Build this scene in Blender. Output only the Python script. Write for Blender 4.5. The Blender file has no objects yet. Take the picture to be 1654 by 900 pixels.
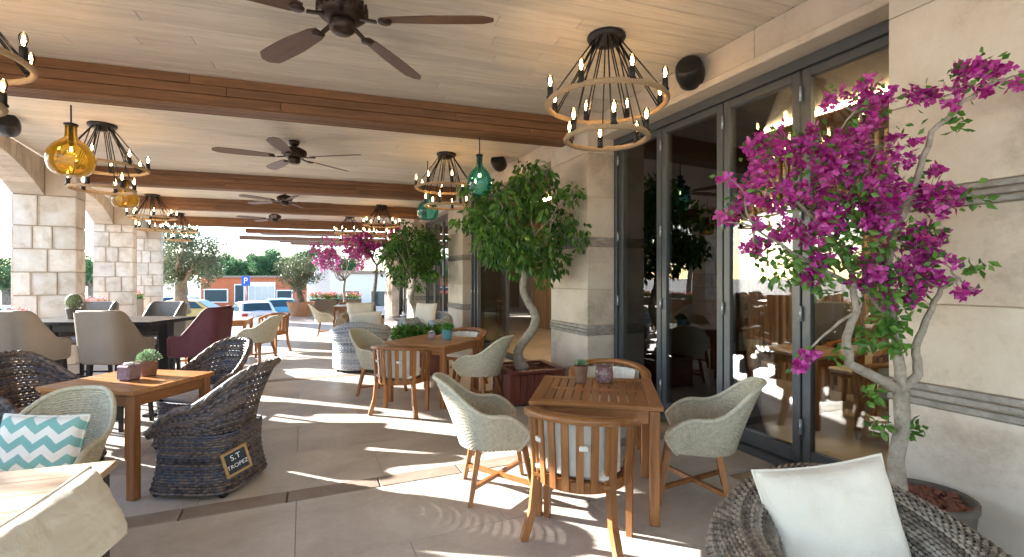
import bpy, math, random
from math import sin, cos, pi, radians as R
from mathutils import Vector, Matrix, noise
S = bpy.context.scene
COL = S.collection
random.seed(7)

# ------------------------------------------------------------------ camera, sky, sun, exposure
F = 781.0; CX = 827.0; CY = 448.0; EYE = 1.55
cam = bpy.data.cameras.new('camera'); cam.sensor_width = 36; cam.lens = 36 * F / 1654
cam.shift_y = -2 / 1654; cam.clip_start = 0.05; cam.clip_end = 2000
co = bpy.data.objects.new('camera', cam); COL.objects.link(co)
co.location = (0, 0, EYE); co.rotation_euler = (pi / 2, 0, 0); S.camera = co
SUN_EL = R(21); SUN_TR = Vector((.943, -.333, 0)).normalized()
w = bpy.data.worlds.new('World'); S.world = w; w.use_nodes = True
nt = w.node_tree; sky = nt.nodes.new('ShaderNodeTexSky'); sky.sky_type = 'NISHITA'; sky.sun_disc = False
sky.sun_elevation = SUN_EL; sky.sun_rotation = math.atan2(-SUN_TR.x, -SUN_TR.y); sky.air_density = 1.0; sky.dust_density = .3; sky.ozone_density = 2.0
bg = nt.nodes['Background']; nt.links.new(sky.outputs[0], bg.inputs[0]); bg.inputs[1].default_value = 0.13
sl = bpy.data.lights.new('sun', 'SUN'); sl.energy = 5.0; sl.angle = R(0.5); sl.color = (1, .95, .88)
so = bpy.data.objects.new('sun', sl); COL.objects.link(so)
so.rotation_euler = Vector((SUN_TR.x * cos(SUN_EL), SUN_TR.y * cos(SUN_EL), -sin(SUN_EL))).to_track_quat('-Z', 'Y').to_euler()
S.view_settings.view_transform = 'Standard'; S.view_settings.look = 'None'; S.view_settings.gamma = 1
S.view_settings.exposure = 2.72
try: S.cycles.max_bounces = 10; S.cycles.diffuse_bounces = 5; S.cycles.transparent_max_bounces = 16
except Exception: pass

def fl(px, py): Y = F * EYE / (py - CY); return Vector(((px - CX) / F * Y, Y, 0))
def at(px, py, Y): return Vector(((px - CX) / F * Y, Y, EYE - (py - CY) / F * Y))

# ------------------------------------------------------------------ mesh helpers
class MB:
    def __init__(s): s.v = []; s.f = []; s.sm = []
    def add(s, vs, fs, smooth=False):
        o = len(s.v); s.v += [tuple(p) for p in vs]
        for f in fs: s.f.append(tuple(i + o for i in f)); s.sm.append(smooth)
        return s
    def box(s, c, d, bev=0.0, M=None):
        hx, hy, hz = d[0] / 2, d[1] / 2, d[2] / 2
        if bev <= 0:
            vs = [Vector((x * hx, y * hy, z * hz)) for x in (-1, 1) for y in (-1, 1) for z in (-1, 1)]
            fs = [(0, 1, 3, 2), (4, 6, 7, 5), (0, 4, 5, 1), (2, 3, 7, 6), (0, 2, 6, 4), (1, 5, 7, 3)]
        else:
            b = min(bev, hx * .9, hy * .9, hz * .9); vs = []; idx = {}
            for x in (-1, 1):
                for y in (-1, 1):
                    for z in (-1, 1):
                        for k in range(3):
                            p = [x * (hx - b), y * (hy - b), z * (hz - b)]; p[k] = (x, y, z)[k] * (hx, hy, hz)[k]
                            idx[(x, y, z, k)] = len(vs); vs.append(Vector(p))
            fs = []
            for k in range(3):
                a, c2 = (k + 1) % 3, (k + 2) % 3
                for sg in (-1, 1):
                    q = []
                    for (i, j) in ((-1, -1), (1, -1), (1, 1), (-1, 1)):
                        t = [0, 0, 0]; t[k] = sg; t[a] = i; t[c2] = j; q.append(idx[(*t, k)])
                    fs.append(tuple(q if sg > 0 else q[::-1]))
                for i in (-1, 1):
                    for j in (-1, 1):
                        t0 = [0, 0, 0]; t0[k] = -1; t0[a] = i; t0[c2] = j; t1 = list(t0); t1[k] = 1
                        q = [idx[(*t0, a)], idx[(*t1, a)], idx[(*t1, c2)], idx[(*t0, c2)]]
                        fs.append(tuple(q if i * j < 0 else q[::-1]))
            for x in (-1, 1):
                for y in (-1, 1):
                    for z in (-1, 1):
                        q = [idx[(x, y, z, k)] for k in range(3)]
                        fs.append(tuple(q if x * y * z > 0 else q[::-1]))
        c = Vector(c)
        vs = [(M @ p if M else p) + c for p in vs]
        return s.add(vs, fs)
    def bar(s, a, b, wx, wy, up=(0, 0, 1), wx2=None, wy2=None):
        a = Vector(a); b = Vector(b); d = (b - a).normalized(); up = Vector(up)
        if abs(d.dot(up)) > .98: up = Vector((0, 1, 0))
        x = d.cross(up).normalized(); y = x.cross(d)
        wx2 = wx if wx2 is None else wx2; wy2 = wy if wy2 is None else wy2
        vs = []
        for p, u, v in ((a, wx, wy), (b, wx2, wy2)):
            for i, j in ((-1, -1), (1, -1), (1, 1), (-1, 1)): vs.append(p + x * (i * u / 2) + y * (j * v / 2))
        return s.add(vs, [(0, 1, 2, 3), (7, 6, 5, 4), (0, 4, 5, 1), (1, 5, 6, 2), (2, 6, 7, 3), (3, 7, 4, 0)])
    def tube(s, pts, r, n=6, closed=False, smooth=True, caps=True, flat=1.0, nrm=None):
        pts = [Vector(p) for p in pts]; m = len(pts)
        rr = r if isinstance(r, (list, tuple)) else [r] * m
        vs = []; prev = None
        for i, p in enumerate(pts):
            if closed: t = pts[(i + 1) % m] - pts[i - 1]
            else: t = pts[min(i + 1, m - 1)] - pts[max(i - 1, 0)]
            if t.length < 1e-9: t = Vector((0, 0, 1))
            t.normalize()
            if nrm is not None: x = Vector(nrm[i])
            elif prev is None: x = t.orthogonal()
            else: x = prev
            x = x - t * x.dot(t)
            if x.length < 1e-6: x = t.orthogonal()
            x.normalize(); prev = x; y = t.cross(x)
            for k in range(n):
                a = 2 * pi * k / n; vs.append(p + x * (cos(a) * rr[i] * flat) + y * (sin(a) * rr[i]))
        fs = []
        for i in range(m if closed else m - 1):
            j = (i + 1) % m
            for k in range(n): fs.append((i * n + k, i * n + (k + 1) % n, j * n + (k + 1) % n, j * n + k))
        if caps and not closed:
            fs.append(tuple(range(n - 1, -1, -1))); fs.append(tuple(range((m - 1) * n, m * n)))
        return s.add(vs, fs, smooth)
    def lathe(s, prof, n=20, c=(0, 0, 0), smooth=True, M=None):
        vs = []; c = Vector(c)
        for (r, z) in prof:
            for k in range(n):
                a = 2 * pi * k / n; p = Vector((r * cos(a), r * sin(a), z)); vs.append((M @ p if M else p) + c)
        m = len(prof); fs = []
        for i in range(m - 1):
            for k in range(n): fs.append((i * n + k, i * n + (k + 1) % n, (i + 1) * n + (k + 1) % n, (i + 1) * n + k))
        if prof[0][0] > 1e-5: fs.append(tuple(range(n - 1, -1, -1)))
        if prof[-1][0] > 1e-5: fs.append(tuple(range((m - 1) * n, m * n)))
        return s.add(vs, fs, smooth)
    def prism(s, poly, z0, z1):
        n = len(poly); vs = [(x, y, z0) for x, y in poly] + [(x, y, z1) for x, y in poly]
        fs = [tuple(range(n - 1, -1, -1)), tuple(range(n, 2 * n))] + [(i, (i + 1) % n, n + (i + 1) % n, n + i) for i in range(n)]
        return s.add(vs, fs)
    def grid(s, fn, nu, nv, smooth=True, closeu=False):
        vs = [fn(i / (nu if closeu else nu - 1), j / (nv - 1)) for j in range(nv) for i in range(nu)]
        fs = []
        for j in range(nv - 1):
            for i in range(nu if closeu else nu - 1):
                k = (i + 1) % nu; fs.append((j * nu + i, j * nu + k, (j + 1) * nu + k, (j + 1) * nu + i))
        return s.add(vs, fs, smooth)
    def mesh(s, name, mat):
        me = bpy.data.meshes.new(name); me.from_pydata(s.v, [], s.f)
        me.polygons.foreach_set('use_smooth', s.sm); me.update()
        if mat: me.materials.append(mat)
        return me
    def build(s, name, mat, parent=None): return link(name, s.mesh(name, mat), parent)

def link(name, me, parent=None, loc=None, rz=0):
    o = bpy.data.objects.new(name, me); COL.objects.link(o)
    if parent: o.parent = parent
    if loc is not None: o.location = loc
    if rz: o.rotation_euler[2] = rz
    return o
def tag(o, label, cat, group=None):
    o['label'] = label; o['category'] = cat
    if group: o['group'] = group
    return o
def thing(name, label, cat, loc=(0, 0, 0), rz=0, group=None):
    o = link(name, None, None, Vector(loc), rz); o.empty_display_size = .1
    return tag(o, label, cat, group)
def struct(o): o['kind'] = 'structure'; return o
def stuff(o): o['kind'] = 'stuff'; return o
def copy_tree(o, parent=None):
    c = o.copy(); COL.objects.link(c); c.parent = parent
    for ch in list(o.children): copy_tree(ch, c)
    return c
class Kind:
    """first place() moves the prototype itself, later ones copy it with its parts"""
    def __init__(s, proto): s.p = proto; s.used = False
    def place(s, label, loc, rz=0, scale=1):
        o = copy_tree(s.p) if s.used else s.p; s.used = True
        o.location = Vector(loc); o.rotation_euler = (0, 0, rz); o.scale = (scale,) * 3; o['label'] = label
        return o

# ------------------------------------------------------------------ materials
def mat(name):
    m = bpy.data.materials.new(name); m.use_nodes = True; t = m.node_tree
    return m, t, t.nodes['Principled BSDF']
def ramp(t, fac, stops):
    r = t.nodes.new('ShaderNodeValToRGB'); e = r.color_ramp.elements
    while len(e) < len(stops): e.new(.5)
    for k, (p, c) in enumerate(stops): e[k].position = p; e[k].color = (*c, 1)
    t.links.new(fac, r.inputs[0]); return r.outputs[0]
def coords(t, scale, kind='Object', offs=True):
    tc = t.nodes.new('ShaderNodeTexCoord'); mp = t.nodes.new('ShaderNodeMapping')
    mp.inputs['Scale'].default_value = scale; t.links.new(tc.outputs[kind], mp.inputs[0])
    if offs:
        oi = t.nodes.new('ShaderNodeObjectInfo'); ml = t.nodes.new('ShaderNodeVectorMath'); ml.operation = 'SCALE'
        ml.inputs[0].default_value = (37, 19, 53); t.links.new(oi.outputs['Random'], ml.inputs['Scale']); t.links.new(ml.outputs[0], mp.inputs['Location'])
    return mp.outputs[0]
def nz(t, vec, scale, detail=6, rough=.6, dist=0):
    n = t.nodes.new('ShaderNodeTexNoise'); n.inputs['Scale'].default_value = scale; n.inputs['Detail'].default_value = detail
    n.inputs['Roughness'].default_value = rough; n.inputs['Distortion'].default_value = dist
    t.links.new(vec, n.inputs['Vector']); return n.outputs['Fac']
def bump(t, b, h, strength=.3, dist=.01):
    n = t.nodes.new('ShaderNodeBump'); n.inputs['Strength'].default_value = strength; n.inputs['Distance'].default_value = dist
    t.links.new(h, n.inputs['Height']); t.links.new(n.outputs[0], b.inputs['Normal'])
def vary(t, col, amt, per='Random', hue=0):
    oi = t.nodes.new('ShaderNodeObjectInfo' if per == 'Random' else 'ShaderNodeNewGeometry')
    out = oi.outputs['Random' if per == 'Random' else 'Random Per Island']
    mr = t.nodes.new('ShaderNodeMapRange'); mr.inputs[3].default_value = 1 - amt; mr.inputs[4].default_value = 1 + amt
    t.links.new(out, mr.inputs[0]); h = t.nodes.new('ShaderNodeHueSaturation')
    t.links.new(mr.outputs[0], h.inputs['Value']); t.links.new(col, h.inputs['Color'])
    if hue:
        m2 = t.nodes.new('ShaderNodeMapRange'); m2.inputs[3].default_value = .5 - hue; m2.inputs[4].default_value = .5 + hue
        mm = t.nodes.new('ShaderNodeMath'); mm.operation = 'FRACT'; m3 = t.nodes.new('ShaderNodeMath'); m3.operation = 'MULTIPLY'; m3.inputs[1].default_value = 7.31
        t.links.new(out, m3.inputs[0]); t.links.new(m3.outputs[0], mm.inputs[0]); t.links.new(mm.outputs[0], m2.inputs[0]); t.links.new(m2.outputs[0], h.inputs['Hue'])
    return h.outputs[0]
def plain(name, c, rough=.6, metal=0, var=.12, scale=14, bmp=0.0, spec=.5):
    m, t, b = mat(name); v = coords(t, (1, 1, 1)); n = nz(t, v, scale)
    t.links.new(ramp(t, n, [(.3, [x * (1 - var) for x in c]), (.7, [min(1, x * (1 + var)) for x in c])]), b.inputs['Base Color'])
    b.inputs['Roughness'].default_value = rough; b.inputs['Metallic'].default_value = metal; b.inputs['Specular IOR Level'].default_value = spec
    if bmp: bump(t, b, nz(t, v, scale * 4), bmp)
    return m
def wood(name, dark, light, axis=0, rough=.5, var=.18, sc=1.0, bmp=.15, knots=False):
    m, t, b = mat(name); s = [14 * sc] * 3; s[axis] = .9 * sc
    v = coords(t, s); n = nz(t, v, 2.2, 8, .65, .6); n2 = nz(t, v, 9, 4, .7)
    mx = t.nodes.new('ShaderNodeMath'); mx.operation = 'MULTIPLY_ADD'; mx.inputs[1].default_value = .35
    t.links.new(n2, mx.inputs[0]); t.links.new(n, mx.inputs[2])
    c = ramp(t, mx.outputs[0], [(.45, dark), (.85, light)]); c = vary(t, c, var)
    t.links.new(c, b.inputs['Base Color']); b.inputs['Roughness'].default_value = rough
    bump(t, b, mx.outputs[0], bmp, .004); return m
def stone(name, a, b_, rough=.8, sc=1.0, var=.06, bmp=.35, c3=None):
    m, t, b = mat(name); v = coords(t, (1, 1, 1)); n = nz(t, v, 2.2 * sc, 9, .62, .4); n2 = nz(t, v, 30 * sc, 6, .7)
    mx = t.nodes.new('ShaderNodeMath'); mx.operation = 'MULTIPLY_ADD'; mx.inputs[1].default_value = .3
    t.links.new(n2, mx.inputs[0]); t.links.new(n, mx.inputs[2])
    st = [(.42, a), (.85, b_)] if c3 is None else [(.4, a), (.62, b_), (.88, c3)]
    c = vary(t, ramp(t, mx.outputs[0], st), var); t.links.new(c, b.inputs['Base Color'])
    b.inputs['Roughness'].default_value = rough; bump(t, b, mx.outputs[0], bmp, .012); return m
def leafm(name, cols, trans=.35, rough=.45):
    m, t, b = mat(name); g = t.nodes.new('ShaderNodeNewGeometry')
    c = ramp(t, g.outputs['Random Per Island'], [(k / max(1, len(cols) - 1), q) for k, q in enumerate(cols)])
    t.links.new(c, b.inputs['Base Color']); b.inputs['Roughness'].default_value = rough
    tr = t.nodes.new('ShaderNodeBsdfTranslucent'); t.links.new(c, tr.inputs[0])
    mx = t.nodes.new('ShaderNodeMixShader'); mx.inputs[0].default_value = trans
    t.links.new(b.outputs[0], mx.inputs[1]); t.links.new(tr.outputs[0], mx.inputs[2])
    t.links.new(mx.outputs[0], t.nodes['Material Output'].inputs[0]); return m
def glassm(name, tint, refl=1.0, ior=1.5, rough=0.0):
    m, t, b = mat(name); t.nodes.remove(b); tr = t.nodes.new('ShaderNodeBsdfTransparent'); tr.inputs[0].default_value = (*tint, 1)
    g = t.nodes.new('ShaderNodeBsdfGlossy'); g.inputs['Roughness'].default_value = rough
    f = t.nodes.new('ShaderNodeFresnel'); f.inputs[0].default_value = ior; k = t.nodes.new('ShaderNodeMath'); k.operation = 'MULTIPLY'; k.inputs[1].default_value = refl; k.use_clamp = True
    mx = t.nodes.new('ShaderNodeMixShader'); t.links.new(f.outputs[0], k.inputs[0]); t.links.new(k.outputs[0], mx.inputs[0])
    t.links.new(tr.outputs[0], mx.inputs[1]); t.links.new(g.outputs[0], mx.inputs[2]); t.links.new(mx.outputs[0], t.nodes['Material Output'].inputs[0]); return m
def emit(name, c, s):
    m, t, b = mat(name); b.inputs['Emission Color'].default_value = (*c, 1); b.inputs['Emission Strength'].default_value = s; b.inputs['Base Color'].default_value = (*c, 1); return m

M = {}
M['plank'] = wood('ceiling_wood', (.49, .445, .375), (.68, .635, .555), 0, .6, .07, .8, .08)
M['beam'] = wood('beam_wood', (.105, .047, .018), (.23, .108, .042), 0, .5, .2, .8)
M['teak'] = wood('teak', (.17, .062, .018), (.36, .155, .048), 2, .42, .16, 1.2)
M['teakx'] = wood('teak_lengthwise', (.17, .06, .018), (.37, .155, .048), 0, .36, .2, 1.2)
M['teaktop'] = wood('teak_top', (.21, .085, .026), (.42, .19, .065), 0, .33, .12, 1.0)
M['greytop'] = wood('weathered_table_wood', (.30, .20, .13), (.50, .37, .26), 0, .5, .1, .8)
M['mahog'] = wood('mahogany', (.08, .018, .012), (.17, .045, .028), 2, .4, .15, 1.2)
M['slat'] = wood('interior_slat_wood', (.22, .125, .06), (.42, .26, .14), 2, .5, .2)
M['floor'] = stone('floor_limestone', (.36, .315, .27), (.60, .55, .49), .42, .8, .07, .06)
M['strip'] = stone('brown_stone_strip', (.19, .145, .115), (.32, .25, .20), .6, 2.0, .14, .25)
M['ashlar'] = stone('ashlar_limestone', (.50, .40, .30), (.72, .66, .58), .85, 1.6, .1, .9, (.82, .79, .75))
M['joint'] = stone('mortar', (.38, .27, .17), (.52, .39, .26), .9, 3, .0, .3)
M['trav'] = stone('travertine', (.35, .285, .22), (.54, .47, .385), .7, .9, .07, .3, (.62, .56, .48))
M['band'] = stone('split_stone_band', (.20, .18, .16), (.40, .37, .33), .85, 6, .12, .9)
M['metal'] = plain('anthracite_frame', (.085, .095, .105), .38, .3, .08)
M['black'] = plain('black_metal', (.018, .018, .02), .4, .4, .2)
M['bronze'] = plain('fan_bronze', (.045, .028, .02), .35, .6, .2)
M['blade'] = wood('fan_blade_wood', (.07, .035, .022), (.14, .075, .05), 0, .45, .1)
M['rope'] = plain('rope', (.42, .30, .18), .9, 0, .3, 90, .6)
M['glass'] = glassm('door_glass', (.80, .82, .80), 1.9, 1.5)
M['bulb'] = glassm('bulb_glass', (1, .93, .80), 1.0, 1.4)
M['fil'] = emit('filament', (1, .66, .30), 14)
def bottle_glass(name, tint, body):
    m = glassm(name, tint, 1.4, 1.5); t = m.node_tree; out = t.nodes['Material Output']; src = out.inputs[0].links[0].from_socket
    tr = t.nodes.new('ShaderNodeBsdfTranslucent'); tr.inputs[0].default_value = (*body, 1); mx = t.nodes.new('ShaderNodeMixShader'); mx.inputs[0].default_value = .13
    t.links.new(src, mx.inputs[1]); t.links.new(tr.outputs[0], mx.inputs[2]); t.links.new(mx.outputs[0], out.inputs[0]); return m
M['amber'] = bottle_glass('amber_glass', (1, .84, .32), (.85, .50, .06))
M['teal'] = bottle_glass('teal_glass', (.40, .86, .82), (.06, .48, .46))
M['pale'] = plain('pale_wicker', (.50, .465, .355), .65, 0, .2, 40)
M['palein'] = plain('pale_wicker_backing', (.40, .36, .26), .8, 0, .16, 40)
def wicker(name, cols):
    m, t, b = mat(name); g = t.nodes.new('ShaderNodeNewGeometry'); v = coords(t, (1, 1, 1)); n = nz(t, v, 26, 4)
    mx = t.nodes.new('ShaderNodeMath'); mx.operation = 'MULTIPLY_ADD'; mx.inputs[1].default_value = .45; t.links.new(g.outputs['Random Per Island'], mx.inputs[0]); t.links.new(n, mx.inputs[2])
    t.links.new(ramp(t, mx.outputs[0], [(.4 + .5 * k / (len(cols) - 1), q) for k, q in enumerate(cols)]), b.inputs['Base Color']); b.inputs['Roughness'].default_value = .5
    return m
M['darkw'] = wicker('dark_wicker', [(.018, .018, .026), (.055, .045, .048), (.19, .14, .11), (.06, .07, .11)])
M['greyw'] = wicker('grey_wicker', [(.055, .047, .04), (.15, .125, .10), (.32, .28, .23)])
M['bluew'] = wicker('blue_grey_wicker', [(.20, .24, .29), (.33, .38, .44), (.46, .49, .52)])
M['brownw'] = wicker('brown_wicker', [(.22, .16, .10), (.36, .28, .19), (.48, .38, .27)])
M['darkback'] = plain('wicker_backing', (.025, .02, .018), .9)
def fabric(name, c, var=.06):
    m, t, b = mat(name); v = coords(t, (1, 1, 1)); n = nz(t, v, 5, 5, .6, .8); n2 = nz(t, v, 260, 2)
    mx = t.nodes.new('ShaderNodeMath'); mx.operation = 'MULTIPLY_ADD'; mx.inputs[1].default_value = .12; t.links.new(n2, mx.inputs[0]); t.links.new(n, mx.inputs[2])
    t.links.new(ramp(t, n, [(.3, [x * (1 - var) for x in c]), (.7, c)]), b.inputs['Base Color']); b.inputs['Roughness'].default_value = .85
    b.inputs['Sheen Weight'].default_value = .15; bump(t, b, mx.outputs[0], .55, .03); return m
M['cream'] = fabric('cream_fabric', (.74, .69, .58))
M['white'] = fabric('white_fabric', (.70, .655, .565))
M['greyfab'] = fabric('grey_fabric', (.46, .44, .43))
M['taupe'] = plain('taupe_leather', (.25, .205, .165), .5, 0, .08, 8, .1)
M['greylea'] = plain('grey_leather', (.15, .14, .14), .45, 0, .08, 8, .1)
M['purple'] = plain('plum_fabric', (.10, .022, .032), .7, 0, .15, 20, .15)
M['terra'] = plain('terracotta', (.50, .28, .16), .8, 0, .15, 8, .2)
M['brownpot'] = plain('brown_clay', (.17, .085, .05), .7, 0, .25, 20, .3)
M['darkpot'] = plain('dark_clay_pot', (.10, .085, .07), .7, 0, .25, 10, .3)
M['bluepot'] = plain('teal_glazed_pot', (.10, .26, .30), .3, 0, .2, 12)
M['whitepot'] = plain('white_pot', (.68, .66, .62), .6, 0, .1, 12)
M['soil'] = plain('lava_mulch', (.19, .075, .045), .95, 0, .4, 40, .6)
M['candle'] = plain('plum_candle_glass', (.23, .15, .17), .25, 0, .35, 45)
M['candle2'] = plain('mosaic_candle_glass', (.20, .12, .12), .25, 0, .7, 70)
M['bark'] = stone('pale_bark', (.20, .165, .125), (.42, .37, .30), .9, 9, 0, .9)
M['obark'] = stone('olive_bark', (.12, .09, .065), (.30, .24, .18), .9, 5, 0, 1)
M['ficus'] = leafm('ficus_leaves', [(.02, .075, .012), (.04, .13, .018), (.07, .19, .025), (.15, .29, .04), (.05, .15, .02)])
M['bleaf'] = leafm('bougainvillea_leaves', [(.04, .13, .02), (.09, .22, .03), (.15, .29, .05)])
M['bract'] = leafm('bougainvillea_bracts', [(.26, .010, .15), (.44, .02, .28), (.60, .05, .43), (.72, .17, .54), (.36, .015, .20), (.52, .07, .27)], .45)
M['pbract'] = leafm('pink_bracts', [(.45, .05, .30), (.60, .10, .42), (.70, .18, .50)], .4)
M['olive'] = leafm('olive_leaves', [(.07, .10, .05), (.14, .18, .10), (.24, .27, .17)], .2)
M['succ'] = leafm('succulent_leaves', [(.10, .20, .10), (.22, .34, .18), (.32, .42, .28)], .15)
M['herb'] = leafm('herb_leaves', [(.04, .15, .03), (.10, .28, .05), (.18, .36, .08)], .3)
M['farleaf'] = leafm('far_tree_leaves', [(.035, .10, .04), (.07, .17, .06), (.12, .23, .08)], .25)
M['redfl'] = leafm('red_flowers', [(.55, .06, .07), (.65, .16, .18), (.70, .30, .30)], .3)
M['cactus'] = plain('cactus_skin', (.12, .16, .07), .7, 0, .3, 60, .5)
M['asphalt'] = plain('asphalt', (.22, .20, .19), .9, 0, .15, 3, .2)
M['paint'] = plain('white_wall_paint', (.75, .73, .70), .7)
M['carw'] = plain('white_car_paint', (.75, .76, .78), .2, 0, .02)
M['carb'] = plain('blue_car_paint', (.08, .28, .42), .2, 0, .02)
M['cars'] = plain('silver_car_paint', (.42, .45, .48), .25, .5, .02)
M['cary'] = plain('yellow_car_paint', (.65, .42, .10), .25, 0, .02)
M['carg'] = plain('car_window', (.02, .05, .06), .08)
M['rubber'] = plain('rubber', (.02, .02, .02), .8)
M['redlens'] = plain('tail_light', (.35, .02, .02), .2)
M['orange'] = plain('orange_brick_wall', (.48, .13, .05), .8, 0, .15, 6)
M['roofm'] = plain('kiosk_roof', (.30, .20, .15), .8)
M['blue'] = plain('sign_blue', (.02, .08, .40), .4)
M['signw'] = plain('sign_white', (.8, .8, .8), .5)
M['chalk'] = plain('chalkboard', (.018, .028, .04), .7, 0, .4, 30)
M['frame'] = wood('sign_frame_wood', (.35, .20, .08), (.55, .35, .16), 0, .5)
M['led'] = emit('led_strip', (1, .72, .38), 12)
M['lampshade'] = emit('wall_lamp_shade', (1, .55, .2), 5)
M['darkroom'] = plain('interior_plaster', (.32, .25, .18), .8)
M['log'] = plain('log_end', (.40, .29, .19), .8, 0, .3, 30)

# ------------------------------------------------------------------ frames of the place
WA = R(23.45); W0 = Vector((.936, 5.99, 0)); Wn = Vector((cos(WA), sin(WA), 0)); Wc = Vector((-sin(WA), cos(WA), 0))   # facade: u along, d into the building
def WP(u, d, z=0): return W0 + Wc * u + Wn * d + Vector((0, 0, z))
CA = R(29.5); C0 = Vector((-7.72, 8.58, 0)); Cn = Vector((cos(CA), sin(CA), 0)); Cc = Vector((-sin(CA), cos(CA), 0))    # colonnade
def CP(u, d, z=0): return C0 + Cc * u + Cn * d + Vector((0, 0, z))
BA = R(18.5); Bd = Vector((cos(BA), sin(BA), 0)); Bn = Vector((-sin(BA), cos(BA), 0))                                   # roof beams
def isect(p, d, q, e):
    det = d.x * -e.y + e.x * d.y; r = q - p
    return (r.x * -e.y + e.x * r.y) / det
HC = 3.62; HB = 3.33
def span(p, dwall, dcol):   # extents along the beam direction between facade and colonnade
    return isect(p, Bd, CP(0, dcol), Cc), isect(p, Bd, WP(0, dwall), Wc)

# ------------------------------------------------------------------ ground, terrace floor
m = MB(); m.box((0, 200, -1.3), (1600, 1600, .2)); struct(m.build('ground', M['asphalt']))
base = MB(); P = [WP(-14, .6), WP(16.5, .6), fl(508, 512) + Vector((3.5, 1.5, 0)), fl(330, 512), CP(12.5, -1.8), CP(-18, -1.8)]
base.prism([(p.x, p.y) for p in P], -1.2, -.03)
terr = struct(base.build('terrace_floor', M['joint']))
TW, TL = 1.24, .8
def tile_mesh(w_, l_, mt): b = MB(); b.box((0, 0, -.02), (w_ - .003, l_ - .003, .04), .0015); return b.mesh('paving_tile', mt)
tm = tile_mesh(TW, TL, M['floor']); strips = [-1.36, 2.95, 8.1]; cells = []
def inpoly(p, poly):
    c = False; n = len(poly)
    for i in range(n):
        a, b = poly[i], poly[(i + 1) % n]
        if (a.y > p.y) != (b.y > p.y) and p.x < (b.x - a.x) * (p.y - a.y) / (b.y - a.y) + a.x: c = not c
    return c
rows = []; u = -9.0
sp = sorted(strips)
bounds = [-10.5] + sp + [16.0]
for bi in range(len(bounds) - 1):
    a = bounds[bi] + (.093 if bi else 0); b = bounds[bi + 1] - (.093 if bi < len(sp) else 0)
    n = max(1, round((b - a) / TL)); l = (b - a) / n
    for k in range(n): rows.append((a + l * (k + .5), l))
allc = []
for r, (uu, l) in enumerate(rows):
    for k in range(13):
        d = .44 - TW * (k + .5) + (TW * .5 if r % 2 else 0)
        p = WP(uu, d)
        if d < .44 and inpoly(p, P): allc.append((p.length if p.y > 0 else 60 + p.length, p, l))
allc.sort(key=lambda q: q[0])
rest = MB()
for i, (dd, p, l) in enumerate(allc):
    if i < 290:
        t = link('paving_tile', tm, terr, p, WA); t.scale = (1, l / TL, 1)
    else: rest.box(p + Vector((0, 0, -.02)), (TW - .006, l - .006, .04), 0, Matrix.Rotation(WA, 3, 'Z'))
if rest.v: stuff(rest.build('far_paving', M['floor'], terr))
sm_ = MB(); sm_.box((0, 0, -.02), (.62, .18, .042), .004); smesh = sm_.mesh('strip_stone', M['strip'])
for su in sp:
    for k in range(19):
        p = WP(su, .44 - .63 * (k + .5), .002)
        if inpoly(p, P): link('strip_stone', smesh, terr, p, WA)

# ------------------------------------------------------------------ ceiling planks and roof
rb = MB(); P2 = [WP(-14, .3), WP(14.6, .3), CP(10.9, -.5), CP(-16, -.5)]
rb.prism([(p.x, p.y) for p in P2], HC + .03, HC + .5)
ceil = struct(rb.build('ceiling', M['beam']))
y0 = Vector((-2.58, 5.34, 0)); PW = .165; pl_cache = {}
k = -70
while k < 86:
    p = y0 + Bn * (k * PW + .0); s0, s1 = span(p, .22, -.45)
    L = s1 - s0
    if L > .5:
        cuts = [s0]; c = s0 + random.uniform(1.2, 4.2)
        while c < s1 - .8: cuts.append(c); c += random.uniform(3.2, 4.4)
        cuts.append(s1)
        for a, b in zip(cuts[:-1], cuts[1:]):
            q = MB(); q.box((0, 0, .015), (b - a - .003, PW - .005, .03), .003)
            o = link('ceiling_plank', q.mesh('ceiling_plank', M['plank']), ceil, p + Bd * ((a + b) / 2) + Vector((0, 0, HC)), BA)
    k += 1

# ------------------------------------------------------------------ roof beams clad in boards
def beam(label, c, wdt=.36):
    a0, a1 = span(c, .2, -.02); L = a1 - a0; mid = c + Bd * ((a0 + a1) / 2)
    t = thing('roof_beam', label, 'beam', (mid.x, mid.y, 0), BA, 'timber beams across the terrace ceiling')
    core = MB(); core.box((0, 0, (HC + HB) / 2 + .01), (L, wdt - .05, HC - HB - .03)); core.build('beam_core', M['beam'], t)
    h = (HC - HB) / 3
    for sd in (-1, 1):
        for j in range(3):
            x = -L / 2
            while x < L / 2 - .05:
                e = min(L / 2, x + random.uniform(2.0, 3.2)); e = L / 2 if L / 2 - e < .6 else e
                b = MB(); b.box((0, 0, 0), (e - x - .003, .024, h - .006), .003)
                link('cladding_board', b.mesh('cladding_board', M['beam']), t, ((x + e) / 2, sd * (wdt / 2 - .012), HB + h * (j + .5))); x = e
    n = 7; sw = (wdt - .05) / n; b = MB(); b.box((0, 0, 0), (L - .01, sw - .014, .022), .003); bmh = b.mesh('soffit_slat', M['beam'])
    for j in range(n): link('soffit_slat', bmh, t, (0, -(wdt - .05) / 2 + sw * (j + .5), HB + .004 - .006))
beam('nearest brown timber beam crossing the ceiling in front of the fan', Vector((-2.58, 5.34, 0)))
beam('second brown timber beam, behind the second ceiling fan', Vector((-4.9, 10.1, 0)))
beam('third brown timber beam, behind the amber pendants and far chandeliers', Vector((-6.73, 13.3, 0)))
beam('farthest timber beam at the open end of the ceiling', Vector((-8.9, 17.3, 0)))

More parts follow.
